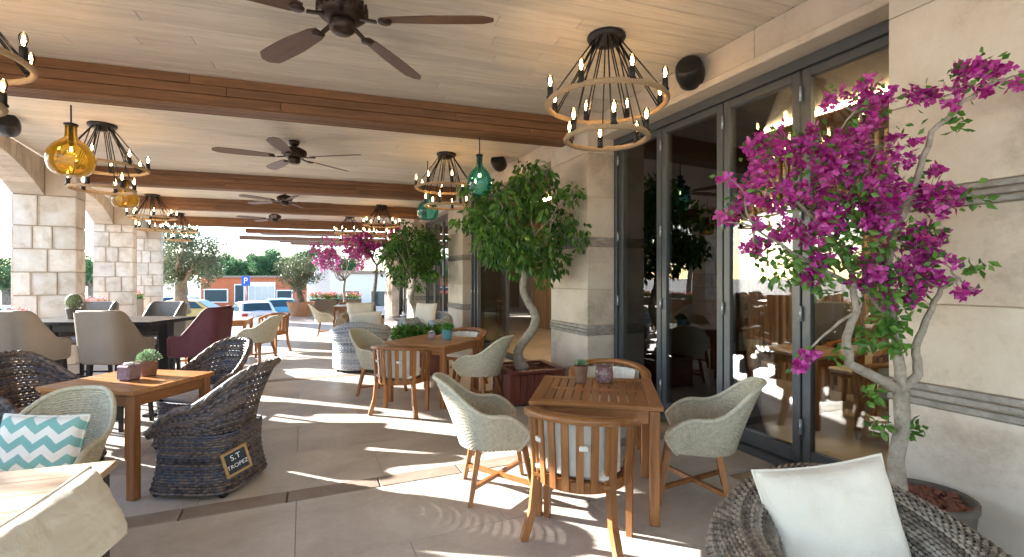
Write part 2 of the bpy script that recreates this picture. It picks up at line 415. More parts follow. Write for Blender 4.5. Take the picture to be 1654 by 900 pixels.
# ------------------------------------------------------------------ facade: pillars, lintels, glazed doors
def course_list(): return [(0, .10, 0), (.10, .82, 1), (.82, .95, 2), (.95, 1.40, 1), (1.40, 1.93, 1), (1.93, 2.05, 2), (2.05, 2.55, 1), (2.55, 3.1, 1), (3.1, HC - .002, 1)]
def pillar(label, u0, u1, depth=.5):
    p = WP((u0 + u1) / 2, 0); L = u1 - u0
    t = thing('stone_pillar', label, 'pillar', (p.x, p.y, 0), WA, 'stone pillars of the facade')
    c = MB(); c.box((depth / 2 + .01, 0, HC / 2), (depth - .02, L - .02, HC - .02)); c.build('pillar_core', M['joint'], t)
    n = max(1, round(L / .95)); w_ = L / n
    for z0, z1, kd in course_list():
        if kd == 2:
            hh = (z1 - z0) / 3
            for j in range(3):
                b = MB(); b.box((0, 0, 0), (depth, L + .002 * j, hh - .008), .006)
                link('band_stone', b.mesh('band_stone', M['band']), t, (depth / 2 - .012 + random.uniform(-.004, .004), 0, z0 + hh * (j + .5)))
        else:
            for j in range(n):
                b = MB(); b.box((0, 0, 0), (depth, w_ - .004, z1 - z0 - .004), .004)
                link('stone_block', b.mesh('stone_block', M['trav']), t, (depth / 2, -L / 2 + w_ * (j + .5), (z0 + z1) / 2))
    return t
pillar('large beige stone pier behind the potted bougainvillea at the right', -6.9, -3.35)
pillar('beige stone pillar between the glass doors and the ficus tree', 0, .96)
pillar('stone pillar behind the teak table beside the second ficus', 5.09, 6.25)
pillar('farther stone pillar behind the far bougainvillea', 10.2, 11.3)
pillar('last stone pillar at the far end of the facade', 15.0, 16.0)
def lintel(label, u0, u1):
    p = WP((u0 + u1) / 2, 0); L = u1 - u0
    t = thing('stone_lintel', label, 'lintel', (p.x, p.y, 0), WA, 'stone lintels over the facade openings')
    n = max(1, round(L / 1.1)); w_ = L / n
    for j in range(n):
        b = MB(); b.box((.36, -L / 2 + w_ * (j + .5), (3.36 + HC) / 2), (.3, w_ - .004, HC - 3.364), .004); b.build('stone_panel', M['trav'], t)
    b = MB(); b.box((.34, 0, 3.325), (.34, L - .004, .066), .008); b.build('trim', M['trav'], t)
lintel('stone lintel above the tall folding glass doors', -3.346, -.004)
lintel('stone lintel above the open doorway behind the ficus', .964, 5.086)
lintel('stone lintel between the middle and far pillars', 6.254, 10.196)
lintel('stone lintel at the far end of the facade', 11.304, 14.996)
def door_leaf(label, u0, u1, d=.44, rz=0, hinge=False, group='folding glass doors'):
    p = WP((u0 + u1) / 2, d); L = u1 - u0; H0, H1 = .06, 3.2; fw = .07
    t = thing('glass_door', label, 'door', (p.x, p.y, 0), WA + rz, group)
    b = MB()
    for s_ in (-1, 1): b.box((0, s_ * (L / 2 - fw / 2 - .004), (H0 + H1) / 2), (.06, fw, H1 - H0), .004)
    b.box((0, 0, H1 - fw / 2), (.058, L - 2 * fw - .01, fw), .003); b.box((0, 0, H0 + .06), (.058, L - 2 * fw - .01, .12), .003)
    b.build('door_frame', M['metal'], t)
    g = MB(); g.box((0, 0, (H0 + .12 + H1 - fw) / 2), (.012, L - 2 * fw + .01, H1 - fw - H0 - .11)); g.build('glass_pane', M['glass'], t)
    for z in (.3, 1.2, 2.0, 2.95):
        h = MB(); h.tube([(-.045, L / 2 - .004, z), (-.045, L / 2 - .004, z + .12)], .012, 8); h.build('hinge', M['cars'], t)
    return t
def track(label, u0, u1):
    p = WP((u0 + u1) / 2, .44); t = thing('door_track', label, 'door frame', (p.x, p.y, 0), WA, 'dark door tracks of the facade')
    b = MB(); b.box((0, 0, 3.247), (.12, u1 - u0 - .01, .085), .004); b.build('head_rail', M['metal'], t)
    b = MB(); b.box((0, 0, .028), (.2, u1 - u0 - .01, .055), .006); b.build('threshold', M['metal'], t)
    for s_ in (-1, 1):
        b = MB(); b.box((0, s_ * ((u1 - u0) / 2 - .032), 1.63), (.11, .055, 3.14), .004); b.build('jamb', M['metal'], t)
track('dark metal frame around the tall folding doors at the right', -3.348, -.002)
us = [-3.28, -2.5, -1.72, -.86, -.07]
for i, lb in enumerate(['tall glass door leaf beside the stone pier, behind the bougainvillea', 'tall glass door leaf behind the left bougainvillea flowers',
        'tall glass door leaf reflecting the bright arch, behind the pale armchair', 'narrowest glass door leaf next to the stone pillar']):
    door_leaf(lb, us[i] + .004, us[i + 1] - .004)
track('dark metal frame of the open doorway behind the ficus', .962, 5.088)
for k in range(3):   # leaves folded away against the second pillar
    door_leaf(['folded glass leaf nearest to the open doorway', 'middle one of the folded glass leaves', 'folded glass leaf closest to the second pillar'][k], 4.35 + .2 * k - .35, 4.35 + .2 * k + .35, .44, R(84), group='glass leaves folded open')
track('dark frame of the glazing past the second pillar', 6.252, 10.198)
for k in range(4): door_leaf(['first', 'second', 'third', 'fourth'][k] + ' glass door leaf counted from the second pillar, behind the lounge seats', 6.32 + .95 * k, 7.26 + .95 * k)
track('dark frame of the farthest glazing bay', 11.302, 14.998)
for k in range(4): door_leaf(['first', 'second', 'third', 'fourth'][k] + ' glass leaf of the farthest glazing bay, counted from the nearer pillar', 11.37 + .89 * k, 12.25 + .89 * k)

# ------------------------------------------------------------------ dining room behind the glass
def wbox(name, mt, u0, u1, d0, d1, z0, z1, parent=None):
    p = WP((u0 + u1) / 2, (d0 + d1) / 2); b = MB(); b.box((0, 0, 0), (d1 - d0, u1 - u0, z1 - z0)); o = b.build(name, mt, parent)
    o.location = (p.x, p.y, (z0 + z1) / 2); o.rotation_euler = (0, 0, WA); return o
struct(wbox('interior_floor', M['floor'], -9, 18, .605, 7.2, -.3, .0))
ic = struct(wbox('interior_ceiling', M['beam'], -9, 18, .52, 7.2, 3.4, 3.9))
tag(wbox('interior_wall', M['darkroom'], -9, 18, 7.2, 7.4, -.3, 3.9), 'brown back wall of the dining room behind the glass', 'wall')
tag(wbox('interior_wall', M['darkroom'], -9.2, -9, .5, 7.4, -.3, 3.9), 'brown side wall of the dining room behind the stone pier', 'wall')
tag(wbox('interior_wall', M['darkroom'], 18, 18.2, .5, 7.4, -.3, 3.9), 'brown side wall at the far end of the dining room', 'wall')
sc = thing('slat_screen', 'brown vertical timber slat screen inside the dining room', 'screen', WP(2, 3.4), WA)
b = MB(); b.box((0, 0, 1.7), (.05, .05, 3.38), .004); bmh = b.mesh('slat', M['slat'])
for k in range(90): link('slat', bmh, sc, (0, -3.6 + .115 * k, 0))
led = tag(wbox('ceiling_led_strip', M['led'], -5, 6, 2.0, 2.05, 3.36, 3.398), 'thin warm light strip on the dining room ceiling', 'light')
lg = thing('log_stack', 'stack of round log ends inside the dining room behind the glass', 'logs', WP(-.1, 2.4), WA)
q = MB(); q.tube([(0, 0, 0), (.4, 0, 0)], .055, 10, smooth=False); lme = q.mesh('log', M['log'])
for r in range(9):
    for k in range(6): link('log', lme, lg, (-.2, -.3 + .115 * k + (.057 if r % 2 else 0), .45 + .1 * r))
q = MB(); q.box((0, .01, .2), (.44, .8, .38), .01); q.box((0, -.4, .85), (.44, .03, 1.0)); q.box((0, .42, .85), (.44, .03, 1.0)); q.build('rack', M['slat'], lg)
def wall_lamp(label, u, d, z):
    t = thing('wall_lamp', label, 'lamp', WP(u, d, z), WA)
    q = MB(); q.lathe([(.09, 0), (.11, .02), (.08, .26), (.07, .27)], 14); q.build('lamp_shade', M['lampshade'], t)
    q = MB(); q.tube([(0, 0, .25), (0, 0, .5), (.1, 0, .55)], .012, 6); q.build('lamp_arm', M['black'], t)
wall_lamp('orange glowing lamp inside, seen through the narrow glass leaf', 2.1, 4.1, 1.9)
wall_lamp('orange glowing lamp inside, near the slat screen end', 5.0, 4.1, 1.9)

# ------------------------------------------------------------------ colonnade: stone columns and arches
def rough_block(dx, dy, dz, seed, bev=.012, amp=.012):
    b = MB(); rng = random.Random(seed)
    def face(n, fn):
        b.grid(lambda i, j: fn(i, j), n, n, False)
    hx, hy, hz = dx / 2, dy / 2, dz / 2; e = bev
    for ax in range(3):
        for sg in (-1, 1):
            def fn(i, j, ax=ax, sg=sg):
                edge = min(i, j, 1 - i, 1 - j) < .01
                off = -e if edge else rng.uniform(-.3, 1) * amp
                hs = (hx, hy, hz); a, c = (ax + 1) % 3, (ax + 2) % 3; p = [0, 0, 0]
                if sg < 0: i = 1 - i
                p[ax] = sg * (hs[ax] + off); p[a] = (i * 2 - 1) * (hs[a] - (.0 if edge else 0)); p[c] = (j * 2 - 1) * hs[c]; return p
            face(3, fn)
    return b
CW = .86; CD = .6; SPR = 2.97
def column(label, u):
    p = CP(u, 0); t = thing('stone_column', label, 'column', (p.x, p.y, 0), CA, 'rusticated stone columns of the arcade')
    q = MB(); q.box((-CW / 2, CD / 2, HC / 2), (CW - .045, CD - .045, HC - .004)); q.build('column_core', M['joint'], t)
    z = 0; i = 0; rng = random.Random(int(u * 10))
    while z < SPR - .05:
        h = rng.choice([.36, .4, .4, .44]); h = SPR - z if SPR - z - h < .2 else h
        cuts = [[0, .55, 1], [0, .32, .62, 1], [0, .4, 1], [0, .3, .7, 1]][i % 4]
        for a, c in zip(cuts[:-1], cuts[1:]):
            b = rough_block((c - a) * CW - .016, CD, h - .016, rng.random())
            link('stone_block', b.mesh('stone_block', M['ashlar']), t, (-CW + (a + c) / 2 * CW, CD / 2, z + h / 2))
        z += h; i += 1
    for (x0, x1) in ((-CW, -.43), (-.43, 0)):
        b = rough_block(x1 - x0 - .01, CD - .01, HC - SPR - .015, rng.random(), .008, .004); link('spandrel_block', b.mesh('spandrel_block', M['trav']), t, ((x0 + x1) / 2, CD / 2, (HC + SPR) / 2))
    return t
UCOL = [-10.7, -5.3, 0, 5.3, 10.8]
for u, lb in zip(UCOL, ['stone arcade column beside the camera out of view at the left', 'stone arcade column just beyond the left edge of the photo', 'nearest visible pale stone arcade column at the left behind the bar stools',
        'second pale stone arcade column, below the amber pendants', 'third pale stone arcade column, next to the large olive tree']): column(lb, u)
def arch(label, u0, u1):
    Ls = u1 - u0; rise = .44; Rr = (Ls * Ls / 4 + rise * rise) / (2 * rise); p = CP((u0 + u1) / 2, 0)
    t = thing('stone_arch', label, 'arch', (p.x, p.y, 0), CA, 'stone arches of the arcade')
    n = 23; A = math.asin(Ls / 2 / Rr); zc = SPR + rise - Rr
    x0, x1 = -.84, -.43
    for k in range(n):
        a0 = -A + 2 * A * k / n + .0012; a1 = -A + 2 * A * (k + 1) / n - .0012; b = MB(); vs = []
        for x in (x0, x1):
            for (a, top) in ((a0, 0), (a1, 0), (a1, 1), (a0, 1)):
                y = Rr * sin(a); z = zc + Rr * cos(a)
                vs.append((x, y, HC - .012 if top else z))
        b.add(vs, [(3, 2, 1, 0), (4, 5, 6, 7), (0, 1, 5, 4), (1, 2, 6, 5), (2, 3, 7, 6), (3, 0, 4, 7)]); b.build('voussoir', M['trav'], t)
al = ['stone arch over the bay nearest the camera, out of view', 'stone arch at the left edge, springing from the nearest visible column', 'stone arch between the first and second visible columns', 'stone arch between the second and third visible columns']
for i in range(4): arch(al[i], UCOL[i] + CD + .003, UCOL[i + 1] - .003)

# ------------------------------------------------------------------ foliage helpers
def leaf(mb, p, d, n, l, w_):
    d = d.normalized(); x = d.cross(n)
    if x.length < 1e-4: x = d.orthogonal()
    x.normalize(); up = x.cross(d)
    mb.add([p, p + d * l * .5 + x * w_ * .5 + up * l * .04, p + d * l - up * l * .12, p + d * l * .5 - x * w_ * .5 + up * l * .04], [(0, 1, 2), (0, 2, 3)])
def rv(rng): 
    while True:
        v = Vector((rng.uniform(-1, 1), rng.uniform(-1, 1), rng.uniform(-1, 1)))
        if .05 < v.length < 1: return v
def foliage(centers, nper, l, w_, rng, droop=.3, spread=1.0, keep=None):
    """clumps of leaf quads: centers = (pos, radius)"""
    mb = MB()
    for c, r in centers:
        for i in range(int(nper * r * r * 12)):
            v = rv(rng); v = v.normalized() * (v.length ** .6); p = c + v * r * spread
            if keep and not keep(p): continue
            d = (v * .6 + rv(rng) * .8 - Vector((0, 0, droop))); s = rng.uniform(.7, 1.3)
            leaf(mb, p, d, rv(rng), l * s, w_ * s)
    return mb
def limb(mb, a, b, r0, r1, rng, wob=.08, n=7, side=6):
    a = Vector(a); b = Vector(b); L = (b - a).length; pts = []
    o1 = rv(rng) * L * wob; o2 = rv(rng) * L * wob
    for i in range(n):
        t = i / (n - 1); pts.append(a.lerp(b, t) + o1 * sin(pi * t) + o2 * sin(2 * pi * t))
    mb.tube(pts, [r0 + (r1 - r0) * i / (n - 1) for i in range(n)], side); return pts
def chunks(mb, r, z, n, rng, s=.03, yr=None):
    for i in range(n):
        a = rng.uniform(0, 2 * pi); q = math.sqrt(rng.random()) * r; c = Vector((q * cos(a), q * sin(a), z + rng.uniform(-.005, .012)))
        Mx = Matrix.Rotation(rng.uniform(0, 3), 3, rv(rng)); mb.box(c, (s * rng.uniform(.5, 1.3), s * rng.uniform(.5, 1.2), s * rng.uniform(.3, .8)), 0, Mx)

# ------------------------------------------------------------------ ficus trees in mahogany boxes
def ficus(label, loc, rz, zc, rad, seed, side=.71, hbox=.42):
    rng = random.Random(seed); t = thing('ficus_tree', label, 'tree', loc, rz, 'ficus trees with twisted trunks')
    z0 = hbox - .02; pts = []; N = 26; zt = zc - rad * .6
    for i in range(N):
        f = i / (N - 1); a = f * 2 * pi * 1.35; q = .15 * sin(pi * min(1, f * 1.2 + .05))
        pts.append(Vector((cos(a + 2.4) * q + .02, sin(a + 2.4) * q * .5, z0 - .05 + (zt - z0 + .1) * f)))
    tk = MB(); tk.tube([p + rv(rng) * .006 for p in pts], [.066 - .03 * (i / (N - 1)) + (.03 * max(0, 1 - i / 3)) for i in range(N)], 10)
    top = pts[-1]; ends = []
    for k in range(14):
        v = rv(rng).normalized(); e = Vector((v.x * rad * .75, v.y * rad * .75, zc + v.z * rad * .75)); pl = limb(tk, top - Vector((0, 0, rng.uniform(0, .12))), e, .02, .005, rng, .12); ends += pl[3:]
    tk.build('trunk', M['bark'], t)
    cs = []
    for k in range(52):
        v = rv(rng).normalized() * (rng.random() ** .42); zz = v.z * rad * (.95 if v.z > 0 else 1.05)
        wd = 1.0 if v.z > -.2 else .88
        cs.append((Vector((v.x * rad * .92 * wd, v.y * rad * .9 * wd, zc + zz)), rad * rng.uniform(.13, .29)))
    for k in range(16):
        a = rng.uniform(0, 2 * pi); q = rad * rng.uniform(.75, 1.12); cs.append((Vector((q * cos(a), q * sin(a), zc + rad * rng.uniform(-.75, .55))), rad * rng.uniform(.07, .13)))
    fo = foliage(cs, 175 / rad ** .5, .10, .048, rng, .9)
    fo.build('crown', M['ficus'], t)
def planter_box(label, loc, rz, side=.71, h=.42):
    t = thing('planter_box', label, 'planter', loc, rz, 'mahogany planter boxes')
    n = 7; w_ = (side - .08) / n; b = MB(); b.box((0, 0, 0), (w_ - .006, .022, h - .1), .003); me = b.mesh('board', M['mahog'])
    for f in range(4):
        for k in range(n):
            a = f * pi / 2; x = -side / 2 + .04 + w_ * (k + .5); y = -side / 2 + .014
            link('board', me, t, (x * cos(a) - y * sin(a), x * sin(a) + y * cos(a), h / 2), a)
        c, s_ = cos(f * pi / 2), sin(f * pi / 2); x, y = -side / 2 + .02, -side / 2 + .02
        b2 = MB(); b2.box((x * c - y * s_, x * s_ + y * c, h / 2 - .01), (.055, .055, h - .02), .005); b2.build('post', M['mahog'], t)
        b2 = MB(); b2.box((0, -side / 2 + .02, h - .016), (side - .01, .09, .03), .005, None); o = b2.build('rim_board', M['mahog'], t); o.rotation_euler[2] = f * pi / 2; o.location[2] = .001 * (f % 2)
        b2 = MB(); b2.box((0, -side / 2 + .016, .05), (side - .06, .04, .06), .005); o = b2.build('foot_rail', M['mahog'], t); o.rotation_euler[2] = f * pi / 2
    so_ = MB(); so_.box((0, 0, h - .1), (side - .07, side - .07, .06)); chunks(so_, side * .42, h - .065, 160, random.Random(4), .04); so_.build('mulch', M['soil'], t)
FB = Vector((.2, 6.2, 0)); fr = math.atan2(-.45, -.22) - R(225)
planter_box('square mahogany planter box under the nearer ficus tree', FB, fr)
ficus('nearer ficus tree with twisted trunk beside the stone pillar', FB + Vector((-.06, 0, 0)), 0, 2.27, .78, 11)
FB2 = Vector((-2.3, 11.4, 0))
planter_box('square mahogany planter box under the farther ficus tree', FB2, R(20))
ficus('farther ficus tree behind the grey wicker lounge chair', FB2, R(120), 2.05, .78, 12)

# ------------------------------------------------------------------ bougainvillea
def bract_cluster(mb, p, rng, n, r, s=.032):
    for i in range(n):
        c = p + rv(rng) * r; ax = rv(rng).normalized(); x = ax.orthogonal().normalized(); y = ax.cross(x)
        for k in range(3):
            a = k * 2 * pi / 3 + rng.random(); d = x * cos(a) + y * sin(a) + ax * .55
            leaf(mb, c, d, ax, s * rng.uniform(.8, 1.3), s * .85)
def bougainvillea_near():
    rng = random.Random(5); pot = Vector((2.13, 2.50, 0))
    t = thing('flower_pot', 'round dark clay pot of red mulch against the stone pier', 'pot', pot)
    q = MB(); q.lathe([(.15, 0), (.17, .02), (.205, .38), (.215, .40), (.215, .43), (.195, .43), (.19, .36), (0, .36)], 28); q.build('pot_body', M['darkpot'], t)
    q = MB(); q.lathe([(.19, .37), (0, .385)], 20); chunks(q, .18, .395, 170, rng, .035); q.build('mulch', M['soil'], t)
    tr = thing('bougainvillea_tree', 'large magenta bougainvillea in a clay pot in front of the glass doors', 'tree', pot)
    L = lambda px, py, Y: at(px, py, Y) - pot
    b = MB(); base = L(1450, 800, 2.47)
    fork = L(1455, 632, 2.47)
    b.tube([base - Vector((0, 0, .06)), base, L(1447, 740, 2.47), L(1458, 690, 2.46), fork], [.055, .046, .036, .034, .036], 12)
    limbs = [[fork, L(1420, 612, 2.45), L(1372, 588, 2.42), L(1366, 545, 2.42), L(1385, 500, 2.45), L(1375, 440, 2.5), L(1340, 380, 2.5), L(1280, 320, 2.5)],
             [fork, L(1483, 605, 2.46), L(1478, 560, 2.45), L(1500, 510, 2.42), L(1520, 465, 2.38), L(1550, 450, 2.33)],
             [fork, L(1452, 580, 2.48), L(1447, 530, 2.5), L(1430, 470, 2.5), L(1440, 390, 2.48), L(1480, 290, 2.42), L(1505, 215, 2.36), L(1555, 165, 2.3), L(1610, 130, 2.25)],
             [L(1447, 530, 2.5), L(1400, 470, 2.52), L(1300, 420, 2.5), L(1220, 370, 2.5)],
             [L(1430, 470, 2.5), L(1420, 380, 2.55), L(1400, 280, 2.55), L(1390, 180, 2.5)],
             [L(1440, 390, 2.48), L(1470, 330, 2.45), L(1530, 330, 2.38), L(1575, 320, 2.33)],
             [L(1385, 500, 2.45), L(1330, 540, 2.42), L(1298, 575, 2.42)]]
    for k, pl in enumerate(limbs):
        r0 = (.027, .024, .026, .014, .014, .010, .006)[k]
        pp = []
        for a, c in zip(pl[:-1], pl[1:]):
            for j in range(4): pp.append(a.lerp(c, j / 4) + rv(rng) * .006)
        pp.append(pl[-1]); n = len(pp); b.tube(pp, [r0 * (1 - .8 * i / n) + .002 for i in range(n)], 7)
    blobs = [(1400, 160, .12, 2.5, 1), (1335, 150, .05, 2.5, .5), (1250, 250, .14, 2.5, 1), (1330, 235, .18, 2.52, 1), (1420, 235, .16, 2.5, 1), (1380, 300, .2, 2.5, 1.0), (1300, 320, .18, 2.5, 1), (1215, 300, .10, 2.5, .8), (1200, 350, .09, 2.5, .6),
             (1260, 395, .13, 2.5, .6), (1340, 385, .17, 2.48, .8), (1440, 330, .17, 2.45, 1), (1500, 310, .11, 2.42, .9), (1535, 340, .05, 2.36, .8), (1480, 390, .13, 2.42, .7), (1415, 430, .14, 2.45, .6), (1475, 440, .13, 2.42, 1), (1510, 420, .09, 2.4, .9),
             (1300, 430, .09, 2.48, .8), (1215, 405, .06, 2.5, .6), (1385, 470, .07, 2.45, .6), (1440, 490, .08, 2.45, .8), (1555, 120, .07, 2.3, 1.2), (1590, 120, .08, 2.27, 1.3), (1640, 122, .05, 2.22, 1.2), (1490, 155, .06, 2.36, 1.2), (1530, 185, .05, 2.33, .8), (1465, 155, .03, 2.4, 1),
             (1545, 468, .035, 2.33, 1.1), (1572, 478, .03, 2.32, 1.1), (1300, 570, .045, 2.42, 1.5), (1290, 590, .03, 2.42, 1.5), (1168, 355, .03, 2.5, 1), (1172, 282, .025, 2.5, .8), (1540, 320, .04, 2.36, 1)]
    fb = MB(); lf = MB()
    for (px, py, r, Y, dn) in blobs:
        c = L(px, py, Y); 
        n = int(9 + 1250 * r * r * 7 * dn)
        near = min((p for pl in limbs for p in pl), key=lambda p: (p - c).length)
        limb(b, near, c, .006, .002, rng, .15, 6, 5)
        for i in range(max(1, int(n / 9))):
            p = c + rv(rng) * r
            if r > .08 and rng.random() < .35: limb(b, c, p, .0025, .001, rng, .1, 4, 4)
            if rng.random() < .85: bract_cluster(fb, p, rng, 7, .034)
            for k in range(2): leaf(lf, p + rv(rng) * .06, rv(rng), rv(rng), .04, .026)
    for (px, py, r, Y, n) in [(1440, 470, .14, 2.45, 130), (1330, 430, .16, 2.48, 130), (1260, 430, .12, 2.5, 70), (1500, 390, .1, 2.4, 50), (1440, 520, .07, 2.45, 60), (1400, 545, .07, 2.44, 40), (1560, 430, .05, 2.33, 12), (1585, 425, .03, 2.33, 6), (1570, 315, .06, 2.33, 14), (1470, 690, .05, 2.46, 45), (1425, 690, .05, 2.46, 22), (1410, 640, .04, 2.46, 16), (1445, 560, .05, 2.45, 30), (1350, 300, .2, 2.5, 80), (1390, 400, .18, 2.48, 120), (1180, 330, .06, 2.5, 12), (1545, 200, .06, 2.32, 16), (1350, 570, .04, 2.42, 12), (1345, 360, .15, 2.48, 70)]:
        c = L(px, py, Y)
        for i in range(n): leaf(lf, c + rv(rng) * r, rv(rng) - Vector((0, 0, .3)), rv(rng), .05 * rng.uniform(.7, 1.3), .032)
    b.build('trunk', M['bark'], tr); fb.build('flowers', M['bract'], tr); lf.build('leaves', M['bleaf'], tr)
bougainvillea_near()
def bougainvillea_far(label, loc, zc, rad, seed, mt, hz=.8):
    rng = random.Random(seed); t = thing('bougainvillea_tree', label, 'tree', loc, 0, 'far bougainvilleas')
    b = MB(); z1 = zc - rad * .9
    limb(b, (0, 0, .25), (.05, 0, z1), .06, .045, rng, .05, 8, 8); cs = []; fb = MB(); lf = MB()
    for k in range(9):
        v = rv(rng).normalized(); e = Vector((v.x * rad * .8, v.y * rad * .8, zc + v.z * rad * .6 * hz)); limb(b, (.05, 0, z1), e, .028, .008, rng, .12, 7)
        for j in range(7):
            c = e + rv(rng) * rad * .45; r_ = rad * .17
            for i in range(6): bract_cluster(fb, c + rv(rng) * r_, rng, 5, .06, .05)
            for i in range(16): leaf(lf, c + rv(rng) * r_ * 1.4, rv(rng), rv(rng), .06, .035)
    b.build('trunk', M['bark'], t); fb.build('flowers', mt, t); lf.build('leaves', M['bleaf'], t)
    p = thing('flower_pot', 'dark clay pot under the ' + label.split(' with')[0], 'pot', loc)
    q = MB(); q.lathe([(.2, 0), (.22, .02), (.28, .4), (.29, .42), (.26, .42), (.25, .36), (0, .36)], 20); q.build('pot_body', M['darkpot'], p)
bougainvillea_far('far dark magenta bougainvillea with forked trunk', (-4.05, 14.3, 0), 2.55, .72, 21, M['bract'])
bougainvillea_far('far pink sunlit bougainvillea with spreading crown', (-6.0, 17.2, 0), 2.35, 1.0, 22, M['pbract'], .6)

# ------------------------------------------------------------------ olive trees, background trees
def olive(label, loc, h_tr, rad, seed, r_tr=.16, dens=1.0, zs=.8, mt='olive', lsz=.07, group='olive trees', bark='obark', name='olive_tree', ncl=60):
    rng = random.Random(seed); t = thing(name, label, 'tree', loc, 0, group)
    b = MB(); top = Vector((rng.uniform(-.1, .1), 0, h_tr)); n = 9
    limb(b, (0, 0, 0), top, r_tr * 1.25, r_tr * .75, rng, .07, n, 10); cs = []; zc = h_tr + rad * zs * .75
    for k in range(8):
        v = rv(rng).normalized(); e = Vector((v.x * rad * .8, v.y * rad * .8, zc + v.z * rad * zs * .7)); limb(b, top - Vector((0, 0, .1)), e, r_tr * .45, .015, rng, .12)
    for k in range(ncl):
        v = rv(rng).normalized() * (rng.random() ** .4); cs.append((Vector((v.x * rad, v.y * rad, zc + v.z * rad * zs)), rad * rng.uniform(.16, .28)))
    b.build('trunk', M[bark], t)
    foliage(cs, dens * 60 / rad ** 1.2, lsz, lsz * .36, rng, .1).build('crown', M[mt], t); return t
olive('large old olive tree beside the third arcade column', Vector((-14.0, 20.6, 0)), 1.5, 1.45, 31, .24, 2.6, .95, lsz=.13, ncl=80)
po = fl(486, 510); 
olive('round olive tree in a wide terracotta bowl at the terrace end', po + Vector((0, 0, .45)), .75, .92, 32, .13, 2.2, .78, lsz=.10)
t = thing('terracotta_bowl', 'wide terracotta bowl holding the round olive tree', 'pot', po)
q = MB(); q.lathe([(.36, 0), (.38, .02), (.52, .52), (.54, .56), (.50, .56), (.48, .48), (0, .47)], 24); q.build('bowl_body', M['terra'], t)
# unseen trees added outside the arcade to dapple the sun
for i, (u, d, h, r) in enumerate([(-1.6, -5.2, 3.3, 1.15), (-9.5, -4.6, 2.6, .9), (6.3, -4.4, 2.2, .8)]):
    olive(['tall olive tree outside the arcade near the left edge of the photo', 'olive tree outside the arcade left of the camera', 'olive tree outside the arcade behind the second column'][i],
          CP(u, d, -1.2), h + 1.2, r, 40 + i, .12, .9, .8, lsz=.10)
bgt = [(338, 437, 60, 1.7), (356, 433, 72, 2.1), (372, 436, 66, 1.6), (392, 437, 80, 2.0), (408, 433, 74, 2.0), (425, 430, 70, 2.2), (440, 428, 76, 2.5), (462, 434, 72, 1.9), (500, 430, 60, 2.0), (530, 434, 70, 2.2), (300, 434, 70, 2.4), (255, 432, 60, 2.4), (8, 440, 30, 1.3), (145, 442, 34, 1.4), (-60, 438, 34, 1.6), (225, 440, 50, 1.8), (560, 436, 70, 2.0)]
bgt.sort()
for i, (px, py, Y, r) in enumerate(bgt):
    p = at(px, py, Y); olive('leafy green tree, ' + ['first', 'second', 'third', 'fourth', 'fifth', 'sixth', 'seventh', 'eighth', 'ninth', 'tenth', 'eleventh', 'twelfth', 'thirteenth', 'fourteenth', 'fifteenth', 'sixteenth', 'seventeenth'][i] + ' from the left of the trees beyond the car park',
        Vector((p.x, Y, -1.2)), max(1.4, p.z + 1.2 - r * .6), r, 60 + i, .25, 3.0, .9, 'farleaf', .3 if Y > 45 else .18, 'trees beyond the car park', name='leafy_tree', ncl=40)

# ------------------------------------------------------------------ background: flower boxes, pergola, kiosk, cars
def flower_box(label, u, d, L, seed):
    rng = random.Random(seed); p = CP(u, d); t = thing('flower_box', label, 'planter', (p.x, p.y, 0), CA, 'flower boxes along the arcade')
    q = MB(); q.box((0, 0, .4), (.34, L, .8), .01); q.build('box_body', M['slat'], t)
    q = MB(); f = MB()
    for i in range(int(420 * L)):
        c = Vector((rng.uniform(-.17, .17), rng.uniform(-L / 2, L / 2), .8 + rng.random() * .16)); leaf(q, c, rv(rng) + Vector((0, 0, .4)), rv(rng), .07, .05)
        if rng.random() < .4: bract_cluster(f, c + Vector((0, 0, .08)), rng, 1, .03, .035)
    q.build('leaves', M['herb'], t); f.build('flowers', M['redfl'], t)
flower_box('flower box of red blooms in the bay left of the nearest column', -2.4, -.62, 3.9, 1)
flower_box('flower box of red blooms between the first and second columns', 2.95, -.62, 3.9, 2)
flower_box('flower box of red blooms between the second and third columns', 8.3, -.62, 3.9, 3)
flower_box('flower box of red blooms in the bay beside the camera', -7.7, -.62, 3.9, 4)
for k, (px, L) in enumerate([(523, 1.1), (549, 1.6)]):
    p = at(px, 478, 21.0); t = thing('flower_box', ['short far flower box with pink flowers behind the bowl tree', 'longer far flower box with pink flowers under the pink bougainvillea'][k], 'planter', (p.x, 21.0 + .3 * k, 0), R(8), 'far flower boxes')
    q = MB(); q.box((0, 0, .3), (L, .3, .6), .01); q.build('box_body', M['darkpot'], t); q = MB(); f = MB(); rng = random.Random(k)
    for i in range(300):
        c = Vector((rng.uniform(-L / 2, L / 2), rng.uniform(-.18, .18), .62 + rng.random() * .2)); leaf(q, c, rv(rng), rv(rng), .09, .06)
        if i % 2: bract_cluster(f, c + Vector((0, 0, .08)), rng, 1, .03, .05)
    q.build('leaves', M['herb'], t); f.build('flowers', M['redfl'], t)
pg = thing('pergola', 'slatted timber pergola beyond the far end of the terrace roof', 'pergola', (0, 0, 0))
for k, (pxl, py, Yl) in enumerate([(398, 373, 19.0), (422, 376, 20.0), (388, 384, 21.3), (425, 386, 22.4), (452, 389, 23.6), (470, 393, 25.0)]):
    a = at(pxl, py, Yl); b_ = a + Bd * (8.2 - .3 * k); q = MB(); q.bar(a, b_, .5, .16); q.build('roof_board', M['beam'], pg)
for k, (px, Y) in enumerate([(640, 19.6), (630, 24.6)]):
    p = at(px, 448, Y); q = MB(); q.box((p.x, Y, 1.72), (.3, .3, 3.44), .01); q.build('post', M['trav'], pg)
